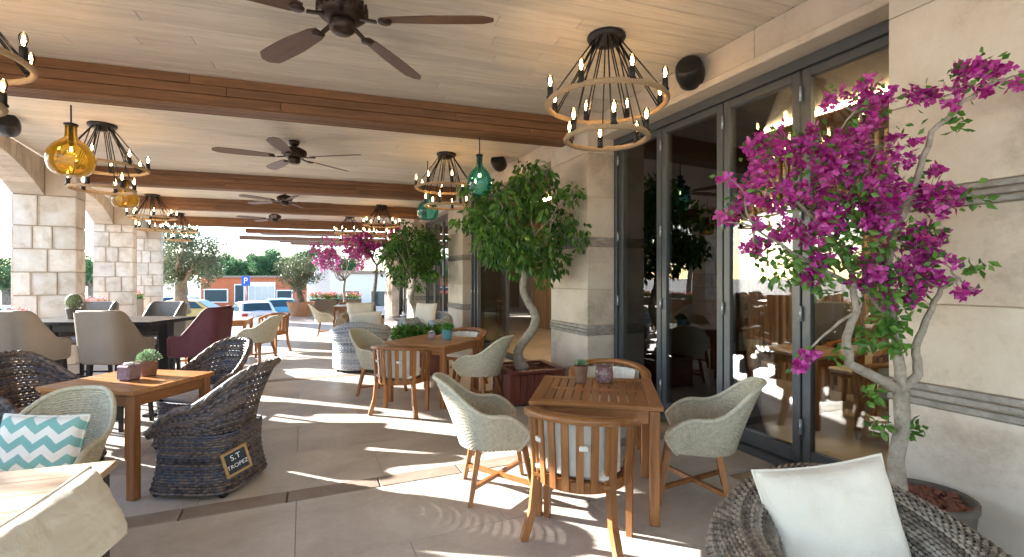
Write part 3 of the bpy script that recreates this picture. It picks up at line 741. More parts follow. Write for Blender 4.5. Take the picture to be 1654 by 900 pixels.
q = MB(); a = at(640, 448, 19.6); b_ = at(630, 448, 24.6); q.bar(Vector((a.x, a.y, 3.24)), Vector((b_.x, b_.y, 3.24)), .2, .2); q.build('carrier_beam', M['beam'], pg)
# white building at the far right
def block(name, label, cat, c, d, rz, mt, windows):
    t = thing(name, label, cat, c, rz); q = MB(); q.box((0, 0, d[2] / 2), d, .02); q.build('wall', mt, t)
    q = MB(); q.box((0, 0, d[2] + .1), (d[0] + .4, d[1] + .4, .2), .02); q.build('roof', M['roofm'], t)
    for (x, z, w_, h, mm) in windows:
        q = MB(); q.box((x, -d[1] / 2 - .03, z), (w_, .08, h), .01); o = q.build('window', M['signw'], t)
        q = MB(); q.box((x, -d[1] / 2 - .08, z), (w_ - .2, .03, h - .2)); q.build('pane', M[mm], o)
    return t
p = at(556, 448, 34.0)
block('white_building', 'white low building with blue band beyond the pink bougainvillea', 'building', (p.x + 1.2, 36, -1.2), (6.5, 6, 3.0), R(-6), M['paint'], [(-2, 1.3, 1.2, 1.2, 'carg'), (0, 1.3, 1.2, 1.2, 'carg'), (1.9, 1.3, 1.2, 1.2, 'carg')])
p = at(517, 448, 28.0)
q = MB(); q.box((0, 0, 2.0), (.9, .9, 4.0), .02); o = q.build('white_pier', M['paint'], None); o.location = (p.x + .3, 28, -1.2); tag(o, 'tall white masonry pier behind the round olive tree', 'pillar')
k0 = at(398, 448, 46.0)
ks = block('kiosk_building', 'orange brick kiosk with flat roof across the car park', 'building', (k0.x, 48, -1.2), (8.6, 4, 2.7), R(4), M['orange'], [(-2.9, 1.0, 2.2, 1.3, 'carg'), (-.75, 1.05, .95, 2.1, 'carg'), (3.4, 1.0, 1.5, 1.1, 'carg')])
q = MB(); q.box((1.3, -2.05, 1.2), (2.5, .1, 2.2), .01); q.build('shopfront', M['signw'], ks)
for j in range(4): q = MB(); q.box((.4 + .6 * j, -2.12, 1.05), (.5, .03, 1.7)); q.build('pane', M['cars'], ks)
def text(name, body, size, mt, parent, loc, rot, extr=.002):
    c = bpy.data.curves.new(name, 'FONT'); c.body = body; c.size = size; c.align_x = 'CENTER'; c.align_y = 'CENTER'; c.extrude = extr
    c.materials.append(mt); tmp = bpy.data.objects.new(name, c); COL.objects.link(tmp)
    dg = bpy.context.evaluated_depsgraph_get(); me = bpy.data.meshes.new_from_object(tmp.evaluated_get(dg)); bpy.data.objects.remove(tmp)
    o = link(name, me, parent); o.location = loc; o.rotation_euler = rot; return o
ps = at(397, 454, 42.0); t = thing('parking_sign', 'blue square parking sign with a white P before the kiosk', 'sign', (ps.x, 42, -1.2))
q = MB(); q.box((0, 0, ps.z + 1.2), (.75, .05, .85), .01); q.build('sign_plate', M['blue'], t); q = MB(); q.tube([(0, .04, 0), (0, .04, ps.z + 1.3)], .035, 8); q.build('pole', M['cars'], t)
text('lettering', 'P', .75, M['signw'], t, (0, -.032, ps.z + 1.2), (pi / 2, 0, 0))
def car(label, loc, rz, paint, plate=None):
    t = thing('parked_car', label, 'car', loc, rz, 'parked cars'); prof = [(-2.0, .35), (-2.03, .75), (-1.9, .98), (-1.55, 1.02), (-1.15, 1.42), (-.2, 1.47), (.45, 1.40), (1.15, .98), (1.9, .82), (2.05, .6), (2.02, .33)]
    b = MB(); n = len(prof)
    def half(y, ins): return [(x, y * (1 - (ins * max(0, z - .95) / .5)), z) for x, z in prof]
    ys = [-.85, -.78, 0, .78, .85]; ring = []
    for y in ys:
        sh = .05 if abs(y) > .8 else 0
        ring.append([(x * (1 - sh * .3), (1 if y > 0 else -1) * abs(y) * (1 - .16 * max(0, z - .95) / .5), z - (.03 if sh else 0) + (.03 if y == 0 else 0)) for x, z in prof])
    vs = [p for r in ring for p in r]; fs = []
    for i in range(4):
        for k in range(n): fs.append((i * n + k, (i + 1) * n + k, (i + 1) * n + (k + 1) % n, i * n + (k + 1) % n))
    fs.append(tuple(range(n))); fs.append(tuple(range(5 * n - 1, 4 * n - 1, -1))); b.add(vs, fs, False); b.build('body', paint, t)
    for s_ in (-1, 1):
        for (x0, x1, xt0, xt1) in ((-1.35, -.55, -1.05, -.5), (-.45, .85, -.4, .42)):
            q = MB(); y0_, y1_ = s_ * .862, s_ * .762; q.add([(x0, y0_, 1.0), (x1, y0_, 1.0), (xt1, y1_, 1.37), (xt0, y1_, 1.37)], [(0, 1, 2, 3)]); q.build('side_window', M['carg'], t)
        for x in (-1.25, 1.3):
            q = MB(); q.tube([(x, s_ * .7, .31), (x, s_ * .87, .31)], .31, 16, smooth=False); o = q.build('wheel', M['rubber'], t); q = MB(); q.tube([(x, s_ * .86, .31), (x, s_ * .885, .31)], .19, 12, smooth=False); q.build('rim', M['cars'], o)
        q = MB(); q.box((-2.0, s_ * .66, .82), (.1, .26, .22), .02); q.build('tail_light', M['redlens'], t)
        q = MB(); q.box((1.98, s_ * .62, .68), (.1, .3, .14), .02); q.build('headlight', M['signw'], t)
    q = MB(); q.add([(-1.60, -.66, 1.03), (-1.60, .66, 1.03), (-1.20, .58, 1.41), (-1.20, -.58, 1.41)], [(0, 1, 2, 3)]); q.build('rear_window', M['carg'], t)
    q = MB(); q.add([(1.17, -.7, 1.0), (1.17, .7, 1.0), (.5, .6, 1.40), (.5, -.6, 1.40)], [(0, 1, 2, 3)]); q.build('windscreen', M['carg'], t)
    if plate:
        q = MB(); q.box((-2.045, 0, .8), (.02, .5, .12), .004); o = q.build('number_plate', M['signw'], t); text('lettering', plate, .11, M['black'], o, (-2.058, 0, .8), (pi / 2, 0, -pi / 2))
def carp(px, Y): p = at(px, 448, Y); return Vector((p.x, Y, -1.2))
car('white hatchback seen from behind at the edge of the terrace', carp(407, 26), R(128), M['carw'], 'KSR85')
car('blue car parked just right of the white hatchback', carp(452, 29.5), R(120), M['carb'])
car('silver car parked under the large olive tree', carp(296, 33), R(100), M['cars'])
car('yellow car parked in front of the silver car', carp(312, 28), R(10), M['cary'])
car('blue car parked behind the first arch bay', carp(150, 25), R(60), M['carb'])
car('white car parked beyond the leftmost arch', carp(10, 22), R(70), M['carw'])
car('blue car at the far right behind the flower boxes', carp(538, 32), R(70), M['carb'])

# ------------------------------------------------------------------ ceiling fans
def fan_proto():
    t = thing('ceiling_fan', '', 'fan', group='five-bladed ceiling fans')
    q = MB(); q.lathe([(.075, .22), (.08, .20), (.06, .15), (.03, .14), (.03, .10)], 20); q.build('canopy', M['bronze'], t)
    q = MB(); q.lathe([(.03, .13), (.10, .115), (.155, .085), (.17, .04), (.165, .0), (.13, -.03), (.09, -.04)], 28); o = q.build('motor', M['bronze'], t)
    q = MB()
    for k in range(20):
        a = 2 * pi * k / 20; q.bar((.168 * cos(a), .168 * sin(a), .075), (.17 * cos(a), .17 * sin(a), .01), .012, .012)
    stuff(q.build('motor_ribs', M['bronze'], o))
    q = MB(); q.lathe([(.085, -.035), (.09, -.06), (.088, -.10), (.06, -.125), (0, -.13)], 24); q.build('switch_housing', M['bronze'], t)
    bl = MB(); n = 12; vs = []; fs = []
    for i in range(n):
        f = i / (n - 1); x = .27 + .80 * f; w_ = (.055 + .03 * min(1, f * 2.2)) * (1 if f < .86 else math.sqrt(max(0.05, 1 - ((f - .86) / .15) ** 2)))
        if i == 0: w_ = .04
        for y, z in ((-w_, .004), (w_, .004), (w_, -.004), (-w_, -.004)): vs.append((x, y, z + y * .21 - .03))
    for i in range(n - 1):
        for k in range(4): fs.append((i * 4 + k, i * 4 + (k + 1) % 4, (i + 1) * 4 + (k + 1) % 4, (i + 1) * 4 + k))
    fs += [(3, 2, 1, 0), tuple(range(4 * n - 4, 4 * n))]; bl.add(vs, fs); bm = bl.mesh('blade', M['blade'])
    ar = MB(); ar.bar((.10, 0, -.02), (.24, 0, -.045), .03, .015); ar.lathe([(.045, -.012), (.05, 0), (.03, .008)], 12, (.30, 0, -.04)); am = ar.mesh('blade_arm', M['bronze'])
    for k in range(5): o = link('blade', bm, t, (0, 0, 0), k * 2 * pi / 5); link('blade_arm', am, o)
    return t
FK = Kind(fan_proto()); zf = HC - .22
FK.place('nearest ceiling fan with dark brown blades at the top of the photo', (-1.2, 3.42, zf), R(0))
FK.place('second ceiling fan, between the first and second beams', (-3.31, 7.35, zf), R(-9))
FK.place('third ceiling fan, just past the second beam', (-5.45, 11.6, zf), R(20))
FK.place('farthest ceiling fan near the end of the ceiling', (-7.4, 15.1, zf), R(5))

# ------------------------------------------------------------------ rope-ring chandeliers
def chandelier_proto():
    t = thing('chandelier', '', 'chandelier', group='two-tier rope ring chandeliers')
    q = MB(); q.lathe([(.0, 0), (.16, 0), (.165, -.02), (.15, -.045), (.07, -.055), (.06, -.09), (0, -.095)], 28); q.build('ceiling_plate', M['black'], t)
    cap = MB(); cap.lathe([(.020, -.05), (.024, -.045), (.024, .03), (.021, .035)], 12); cap.lathe([(.032, -.062), (.032, -.045)], 12); capm = cap.mesh('socket', M['black'])
    bu = MB(); bu.lathe([(.012, .03), (.016, .045), (.027, .085), (.027, .105), (.018, .128), (.0, .136)], 12); bum = bu.mesh('bulb', M['bulb'])
    fi = MB()
    for k in range(4):
        a = k * pi / 2; fi.tube([(.003 * cos(a), .003 * sin(a), .045), (.012 * cos(a), .012 * sin(a), .075), (.005 * cos(a), .005 * sin(a), .112)], .0022, 4)
    fim = fi.mesh('filament', M['fil'])
    for (r, z, n, a0) in ((.5, -.58, 8, .2), (.345, -.88, 6, .5)):
        pts = [(r * cos(2 * pi * k / 48), r * sin(2 * pi * k / 48), z) for k in range(48)]
        q = MB(); q.tube(pts, .023, 8, True); q.build('rope_ring', M['rope'], t)
        for k in range(n):
            a = a0 + 2 * pi * k / n; c = Vector((r * cos(a), r * sin(a), z + .07)); s_ = link('socket', capm, t, c); b = link('bulb', bum, s_); link('filament', fim, b)
            for e in (-.035, .035):
                q = MB(); rr = .115; q.tube([(rr * cos(a + e * 2), rr * sin(a + e * 2), -.045), (r * cos(a + e * .5 / r), r * sin(a + e * .5 / r), z)], .0065, 5)
                if e < 0 or n == 8: q.build('rod', M['black'], t)
    return t
CK = Kind(chandelier_proto())
CK.place('large rope-ring chandelier at the right in front of the glass doors', (.81, 4.15, HC), 0)
CK.place('rope-ring chandelier at the left behind the amber pendant', (-5.55, 6.55, HC), .3)
CK.place('rope-ring chandelier in the middle beside the teal bottle pendant', (-1.1, 8.1, HC), .9)
CK.place('rope-ring chandelier cut off at the top left corner', (-3.86, 3.2, HC), .1)
CK.place('far left rope-ring chandelier below the second beam', (-9.0, 12.1, HC), .5)
CK.place('farthest left rope-ring chandelier in front of the olive tree', (-10.75, 15.6, HC), .2)
CK.place('far right rope-ring chandelier above the dark bougainvillea', (-3.75, 13.9, HC), .7)
CK.place('farthest right rope-ring chandelier above the pink bougainvillea', (-5.5, 16.4, HC), .4)

# ------------------------------------------------------------------ demijohn pendants, speakers
def demijohn(label, loc, ztop, mt, rad, tall, grp):
    t = thing('glass_pendant', label, 'pendant lamp', loc, 0, grp); h = tall
    prof = [(0.0, -rad * .86), (rad * .5, -rad * .84), (rad * .85, -rad * .6), (rad, -rad * .1), (rad * .96, rad * .3), (rad * .72, rad * .72), (rad * .38, rad * 1.02), (rad * .26, rad * 1.2), (rad * .25, rad * 1.75), (rad * .3, rad * 1.8)]
    # smooth profile
    pr = []
    for i in range(len(prof) - 1):
        p0 = prof[max(0, i - 1)]; p1 = prof[i]; p2 = prof[i + 1]; p3 = prof[min(len(prof) - 1, i + 2)]
        for j in range(4):
            u = j / 4; f = lambda a, b, c, d: .5 * (2 * b + (c - a) * u + (2 * a - 5 * b + 4 * c - d) * u * u + (3 * b - a - 3 * c + d) * u ** 3)
            pr.append((max(0, f(p0[0], p1[0], p2[0], p3[0])), f(p0[1], p1[1], p2[1], p3[1]) * h))
    pr.append((prof[-1][0], prof[-1][1] * h)); q = MB(); q.lathe(pr, 30); o = q.build('glass_body', mt, t)
    q = MB(); q.lathe([(rad * .3, rad * 1.74 * h), (rad * .31, rad * 1.82 * h), (.01, rad * 1.9 * h)], 16); q.build('cap', M['black'], t)
    q = MB(); q.tube([(0, 0, rad * 1.85 * h), (0, 0, ztop - loc[2])], .007, 6); q.build('cord', M['black'], t)
    q = MB(); q.tube([(0, 0, rad * 1.8 * h), (0, 0, rad * .75 * h)], .02, 10); s_ = q.build('lamp_holder', M['black'], t)
    q = MB(); q.lathe([(.012, rad * .75 * h), (.032, rad * .5 * h), (.03, rad * .32 * h), (0, rad * .25 * h)], 12); b = q.build('bulb', M['bulb'], t)
    q = MB(); q.tube([(.01, 0, rad * .7 * h), (.012, 0, rad * .4 * h), (-.01, 0, rad * .4 * h), (-.01, 0, rad * .7 * h)], .003, 5); q.build('filament', M['fil'], b)
demijohn('round amber glass bottle pendant hanging nearest at the left', (-4.56, 5.0, 2.77), HB, M['amber'], .2, 1.0, 'amber glass bottle pendants')
demijohn('farther amber glass pendant below the left chandelier', (-6.4, 8.0, 2.84), HC, M['amber'], .19, .9, 'amber glass bottle pendants')
demijohn('teal glass bottle pendant next to the nearer ficus crown', (-.41, 6.1, 2.74), HC, M['teal'], .155, 1.25, 'teal glass bottle pendants')
demijohn('farther teal glass pendant above the second ficus', (-1.5, 8.6, 2.73), HC, M['teal'], .19, 1.0, 'teal glass bottle pendants')
def speaker(label, loc, rz, sc_=1):
    t = thing('loudspeaker', label, 'speaker', loc, rz, 'black ceiling loudspeakers'); Mx = Matrix.Rotation(R(65), 3, 'X')
    q = MB(); q.lathe([(0, -.13), (.08, -.125), (.115, -.09), (.13, 0), (.125, .08), (.11, .12), (.10, .125), (0, .12)], 22, (0, 0, 0), True, Mx); q.build('cabinet', M['black'], t)
    q = MB(); q.box((0, .05, .13), (.05, .02, .12), .004); q.box((0, .05, .19), (.14, .1, .012), .003); q.build('bracket', M['black'], t); t.scale = (sc_,) * 3
def spk(px, py, Y): p = at(px, py, Y); return p
speaker('black loudspeaker above the glass doors at the right', at(1115, 120, 4.55), R(-30))
speaker('black loudspeaker behind the nearer ficus crown', at(806, 264, 8.4), R(-20))
speaker('black loudspeaker at the left edge above the arch', at(12, 203, 6.2), R(40))

# ------------------------------------------------------------------ weaving
def weave(P, sv, tv, rw, amp, stake_r=None, nt=7, sides=4):
    """real strands: rows run along s and pass over and under the stakes"""
    mb = MB(); e = 1e-3
    def N(s, t):
        a = P(min(1, s + e), t) - P(max(0, s - e), t); b = P(s, min(1, t + e)) - P(s, max(0, t - e)); n = a.cross(b)
        return n.normalized() if n.length > 1e-12 else Vector((0, 0, 1))
    for j, t in enumerate(tv):
        pts = []; ns = []
        for i, s in enumerate(sv):
            n = N(s, t); pts.append(P(s, t) + n * amp * (1 if (i + j) % 2 else -1)); ns.append(n)
        mb.tube(pts, rw, sides, False, True, True, .55, ns)
    if stake_r:
        for s in sv[::2]: mb.tube([P(s, k / (nt - 1)) for k in range(nt)], stake_r, 4)
    return mb
def lin(n, a=0, b=1): return [a + (b - a) * i / (n - 1) for i in range(n)]
def upath(s, hw, arm):
    """U open to +Y; returns x, y, backness"""
    L = 2 * arm + pi * hw; d = s * L
    if d < arm: return -hw, arm - d, 0.0
    if d > L - arm: return hw, d - (L - arm), 0.0
    a = (d - arm) / hw; return -hw * cos(a), -hw * sin(a), sin(a)
def pillow(w_, h, th, n=15, seed=1):
    rng = random.Random(seed); b = MB(); off = rng.random() * 50
    def fn(sg):
        def f(i, j):
            u = i * 2 - 1; v = j * 2 - 1; k = max(0, (1 - u ** 4) * (1 - v ** 4)) ** .45; pin = 1 - .07 * (1 - abs(u) ** 2) * abs(v) ** 6 ; pin2 = 1 - .07 * (1 - abs(v) ** 2) * abs(u) ** 6
            rd = 1 - abs(noise.noise(Vector((u * 3.1 + v * 1.3 + off, v * 4.2 - u * .8, sg * 3)))) * 2.2; wr = (noise.noise(Vector((u * 2.2 + off, v * 2.2, sg))) * .14 + max(0, rd) ** 3 * .06 + noise.noise(Vector((u * 9 + off, v * 5, sg))) * .05) * (.4 + .6 * min(1, 1.6 * max(abs(u), abs(v))))
            return (u * w_ / 2 * pin2, sg * (th / 2 * k * (1 + wr)), v * h / 2 * pin)
        return f
    b.grid(fn(1), n, n); b.grid(fn(-1), n, n)
    return b
def pillow_piping(w_, h, r=.006):
    pts = []
    for k in range(64):
        a = k / 64 * 4; sd = int(a); f = (a - sd) * 2 - 1
        u, v = ((f, -1), (1, f), (-f, 1), (-1, -f))[sd]; pts.append((u * w_ / 2 * (1 - .07 * (1 - v * v) * abs(u) ** 6), 0, v * h / 2 * (1 - .07 * (1 - u * u) * abs(v) ** 6)))
    b = MB(); b.tube(pts, r, 6, True); return b
def cushion(label, loc, rot, w_, h, th, mt, seed=1, pipe=None, name='cushion', grp=None):
    t = thing(name, label, 'cushion', loc, 0, grp); t.rotation_euler = rot
    pillow(w_, h, th, 37, seed).build('cover', mt, t); pillow_piping(w_, h).build('piping', pipe or mt, t); return t

# pale tub armchair on teak legs
def pale_proto():
    t = thing('tub_armchair', '', 'armchair', group='pale woven tub armchairs')
    def P(s, tt):
        k = tt ** .8; hw = .215 + .085 * k; arm = .17 + .07 * k; x, y, bk = upath(s, hw, arm)
        g = bk ** 1.3; H = .615 + .225 * (g * g * (3 - 2 * g)); end = min(s, 1 - s) / .14; H -= .13 * max(0, 1 - end) ** 2
        return Vector((x, y - .10 * g * tt ** 1.6, .36 + (H - .36) * tt))
    S_ = lin(72); weave(P, S_, lin(34, .0, .985), .0072, .0035, .003).build('woven_shell', M['pale'], t)
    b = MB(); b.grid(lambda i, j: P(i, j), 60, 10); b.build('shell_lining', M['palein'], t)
    b = MB(); b.tube([P(s, 1.0) for s in lin(60)], .016, 8); b.tube([P(0, k) for k in lin(8)], .013, 7); b.tube([P(1, k) for k in lin(8)], .013, 7); b.build('rim', M['pale'], t)
    def bot(i, j): p = P(i, 0.0); c = Vector((0, .05, .355)); return p.lerp(c, j)
    b = MB(); b.grid(bot, 40, 3); fr = [P(0, 0), P(1, 0)]; b.tube([P(0, 0), P(1, 0)], .018, 8); b.add([P(0, 0), P(1, 0), (0, .05, .355)], [(0, 1, 2)]); b.build('seat_base', M['pale'], t)
    b = MB(); b.lathe([(0, .40), (.19, .40), (.215, .42), (.205, .45), (0, .46)], 24, (0, .03, 0)); b.build('seat_pad', M['cream'], t)
    for sx in (-1, 1):
        for sy in (-1, 1):
            b = MB(); b.bar((sx * .17, .06 + sy * .16, .365), (sx * .235, .06 + sy * .225, 0), .045, .04, (0, 1, 0), .03, .028); b.build('leg', M['teak'], t)
    b = MB(); b.bar((-.21, -.145, .115), (.21, .265, .115), .028, .03); b.build('stretcher', M['teakx'], t)
    b = MB(); b.bar((.21, -.145, .115), (-.21, .265, .115), .028, .026); b.build('stretcher', M['teakx'], t)
    b = MB(); b.box((0, -.10, .345), (.34, .04, .03)); b.box((0, .22, .345), (.34, .04, .03)); b.build('seat_rail', M['teakx'], t)
    return t
PK = Kind(pale_proto())
# dark woven tub chair down to the floor
def dark_proto(wk, name, grp):
    t = thing(name, '', 'armchair', group=grp)
    def rsq(a, h):
        c, s_ = cos(a), sin(a); k = (abs(c) ** 4 + abs(s_) ** 4) ** -.25; return c * h * k, s_ * h * k
    def PS(s, tt):
        h = .285 - .012 * sin(pi * tt) + .03 * (1 - tt) ** 2; x, y = rsq(2 * pi * s - pi / 2, h); return Vector((x, y, .045 + .385 * tt))
    weave(PS, lin(81), lin(22), .0115, .006, .0055).build('woven_base', wk, t)
    b = MB(); b.grid(lambda i, j: PS(i, j) * 1.0 - Vector((PS(i, j).x, PS(i, j).y, 0)) * .02, 48, 4); b.build('base_lining', M['darkback'], t)
    def P(s, tt):
        x, y, bk = upath(s, .283 + .03 * tt, .265 - .02 * tt); g = bk ** 1.1; g = g * g * (3 - 2 * g); H = .63 + .28 * g; end = min(s, 1 - s) / .16; H -= .17 * max(0, 1 - end) ** 1.6
        return Vector((x, y + .0 - .15 * g * tt ** 1.7, .43 + (H - .43) * tt))
    weave(P, lin(75), lin(22, .02, .98), .0112, .006, .0055).build('woven_back', wk, t)
    b = MB(); b.tube([P(s, 1.0) for s in lin(60)], .024, 8); b.tube([P(0, k) for k in lin(8)], .02, 7); b.tube([P(1, k) for k in lin(8)], .02, 7)
    for ph in range(3): 
        pts = []
        for i in range(150):
            s = i / 149; c = P(s, 1.0); a = s * 60 + ph * 2.09; n = Vector((c.x, c.y, 0)); n = n.normalized() if n.length else Vector((1, 0, 0)); pts.append(c + n * cos(a) * .021 + Vector((0, 0, sin(a) * .021)))
        b.tube(pts, .009, 4)
    b.build('braided_rim', wk, t)
    b = MB(); b.box((0, .02, .46), (.43, .45, .08), .03); b.build('seat_cushion', M['greyfab'], t)
    for sx in (-1, 1):
        for sy in (-1, 1):
            b = MB(); b.lathe([(.02, 0), (.026, .01), (.026, .05)], 10, (sx * .24, sy * .24, 0)); b.build('foot', M['black'], t)
    return t
DK = Kind(dark_proto(M['darkw'], 'wicker_armchair', 'dark wicker tub armchairs'))
# big lounge chair with rolled arms
def lounge_proto(wk, label, loc, rz, cush=True, dense=1.0, wid=.40):
    t = thing('lounge_armchair', label, 'armchair', loc, rz, 'rolled-arm wicker lounge chairs')
    prof = [(0, .06), (.0, .25), (0, .44)]; c0 = (-.045, .585); r0 = .115
    for k in range(13): a = R(-55) + R(250) * k / 12; prof.append((c0[0] + r0 * cos(a), c0[1] + r0 * sin(a)))
    prof += [(-.14, .47), (-.13, .36)]
    cum = [0]
    for a, b in zip(prof[:-1], prof[1:]): cum.append(cum[-1] + math.hypot(b[0] - a[0], b[1] - a[1]))
    def pf(tt):
        d = tt * cum[-1]
        for i in range(len(prof) - 1):
            if d <= cum[i + 1] + 1e-9:
                f = (d - cum[i]) / (cum[i + 1] - cum[i]); return prof[i][0] + (prof[i + 1][0] - prof[i][0]) * f, prof[i][1] + (prof[i + 1][1] - prof[i][1]) * f
        return prof[-1]
    def P(s, tt):
        o, z = pf(tt); x, y, bk = upath(s, wid, .40); L = 2 * .40 + pi * wid; d = s * L
        if d < .40: ox, oy = -1, 0
        elif d > L - .40: ox, oy = 1, 0
        else: a = (d - .40) / wid; ox, oy = -cos(a), -sin(a)
        z += .12 * bk ** 1.5 * max(0, (z - .3) / .4); return Vector((x + ox * o, y + oy * o, z))
    weave(P, lin(int(97 * dense)), lin(int(58 * dense)), .0125 / dense, .0055, .006).build('woven_shell', wk, t)
    b = MB(); b.grid(lambda i, j: P(i, j), 60, 24); b.build('shell_lining', M['darkback'], t)
    for sd in (0.0, 1.0):
        b = MB(); pts = [P(sd, k / 39) for k in range(40)]; cc = P(sd, .5); cc = Vector((pts[0].x - (.06 if sd else -.06), pts[0].y, .5))
        b.add(pts + [cc], [(i, i + 1, 40) for i in range(39)] + [(39, 0, 40)])
        ce = Vector((pts[0].x + c0[0] * (1 if sd else -1), pts[0].y + .006, c0[1]))
        b.tube([ce + Vector((cos(a * .5) * (.112 - .0024 * a), 0, sin(a * .5) * (.112 - .0024 * a))) for a in range(44)], .009, 5)
        b.build('arm_end', wk, t)
    def PF(s, tt): return Vector(((s - .5) * 2 * (wid - .01), .40 - .02, .06 + .28 * tt))
    weave(PF, lin(41), lin(15), .0125, .0055, .006).build('front_panel', wk, t)
    b = MB(); b.box((0, .39 - .02, .2), (wid * 2 - .05, .006, .28)); b.box((0, .05, .34), (wid * 2 - .2, .65, .05), .01); b.build('front_lining', M['darkback'], t)
    b = MB(); b.box((0, .06, .425), (wid * 2 - .27, .66, .13), .04); b.build('seat_cushion', M['white'], t)
    for sx in (-1, 1):
        for y in (-.2, .33): b = MB(); b.lathe([(.025, 0), (.03, .07)], 10, (sx * (wid - .1), y, 0)); b.build('foot', M['black'], t)
    return t
# teak barrel chair with curved slatted back
def teak_proto():
    t = thing('teak_chair', '', 'chair', group='slatted teak barrel chairs'); Rr = .285
    def arc(a, z, r=Rr, dy=0): return Vector((r * sin(a), -r * cos(a) + dy, z))
    A = R(112); n = 33; b = MB(); vs = []; fs = []
    for i in range(n):
        a = -A + 2 * A * i / (n - 1); zt = .79 - .10 * (abs(a) / A) ** 2.2; w_ = .030 + .008 * cos(a * .5)
        for r_, z in ((Rr - w_, zt - .03), (Rr + w_ + .005, zt - .03), (Rr + w_ + .008, zt - .004), (Rr + w_ - .008, zt + .008), (Rr - w_ + .008, zt + .008), (Rr - w_, zt - .002)): vs.append(arc(a, z, r_ + .02))
    for i in range(n - 1):
        for k in range(6): fs.append((i * 6 + k, i * 6 + (k + 1) % 6, (i + 1) * 6 + (k + 1) % 6, (i + 1) * 6 + k))
    fs += [tuple(range(5, -1, -1)), tuple(range(6 * n - 6, 6 * n))]; b.add(vs, fs, True); b.build('top_rail', M['teakx'], t)
    b = MB(); vs = []; fs = []
    for i in range(n):
        a = -A + 2 * A * i / (n - 1)
        for r_, z in ((Rr - .04, .36), (Rr - .012, .36), (Rr - .012, .42), (Rr - .04, .42)): vs.append(arc(a, z, r_))
    for i in range(n - 1):
        for k in range(4): fs.append((i * 4 + k, i * 4 + (k + 1) % 4, (i + 1) * 4 + (k + 1) % 4, (i + 1) * 4 + k))
    fs += [(3, 2, 1, 0), tuple(range(4 * n - 4, 4 * n))]; b.add(vs, fs); b.build('seat_rail', M['teakx'], t)
    for k in range(13):
        a = -R(96) + R(192) * k / 12
        if k in (2, 10): continue
        zt = .765 - .10 * (abs(a) / A) ** 2.2; b = MB(); p0 = arc(a, .37, Rr - .005); p1 = arc(a, zt, Rr + .02); rad_ = Vector((sin(a), -cos(a), 0))
        b.bar(p0, p1, .042, .014, rad_); b.build('slat', M['teak'], t)
    for a in (-R(52), R(52)):
        zt = .765 - .10 * (abs(a) / A) ** 2.2; d_ = Vector((sin(a), -cos(a), 0)); pts = [arc(a, 0, Rr + .075), arc(a, .18, Rr + .02), arc(a, .38, Rr + .0), arc(a, zt, Rr + .02)]
        b = MB()
        for p, q_ in zip(pts[:-1], pts[1:]): b.bar(p, q_ + (q_ - p).normalized() * .004, .042, .042, d_)
        b.build('back_leg', M['teak'], t)
    for a in (-A, A):
        b = MB(); p = arc(a, 0, Rr + .0); b.bar(p, Vector((p.x, p.y, .37)), .036, .036, (0, 1, 0), .042, .042); b.bar(Vector((p.x, p.y, .37)), arc(a, .665, Rr + .02), .042, .042, (0, 1, 0)); b.build('front_leg', M['teak'], t)
    b = MB(); b.box((0, .06, .385), (2 * Rr * sin(A) - .04, .05, .05)); b.box((0, -.06, .40), (.46, .3, .02)); b.build('seat_board', M['teakx'], t)
    b = MB(); b.box((0, -.02, .45), (.46, .40, .07), .03); b.build('seat_cushion', M['white'], t)
    b = MB(); b.grid(lambda i, j: arc((i - .5) * R(150), .45 + .29 * j, Rr - .055 - .02 * sin(pi * j) * (1 if True else 0)), 20, 6)
    b.grid(lambda i, j: arc((i - .5) * R(150), .45 + .29 * j, Rr - .025), 20, 6); b.build('back_cushion', M['white'], t)
    for a in (-R(36), R(20)):
        b = MB(); c = arc(a, .62, Rr + .012); b.box(c, (.05, .03, .028), .004, Matrix.Rotation(a, 3, 'Z')); b.build('cushion_tie', M['white'], t)
    return t
TK = Kind(teak_proto())
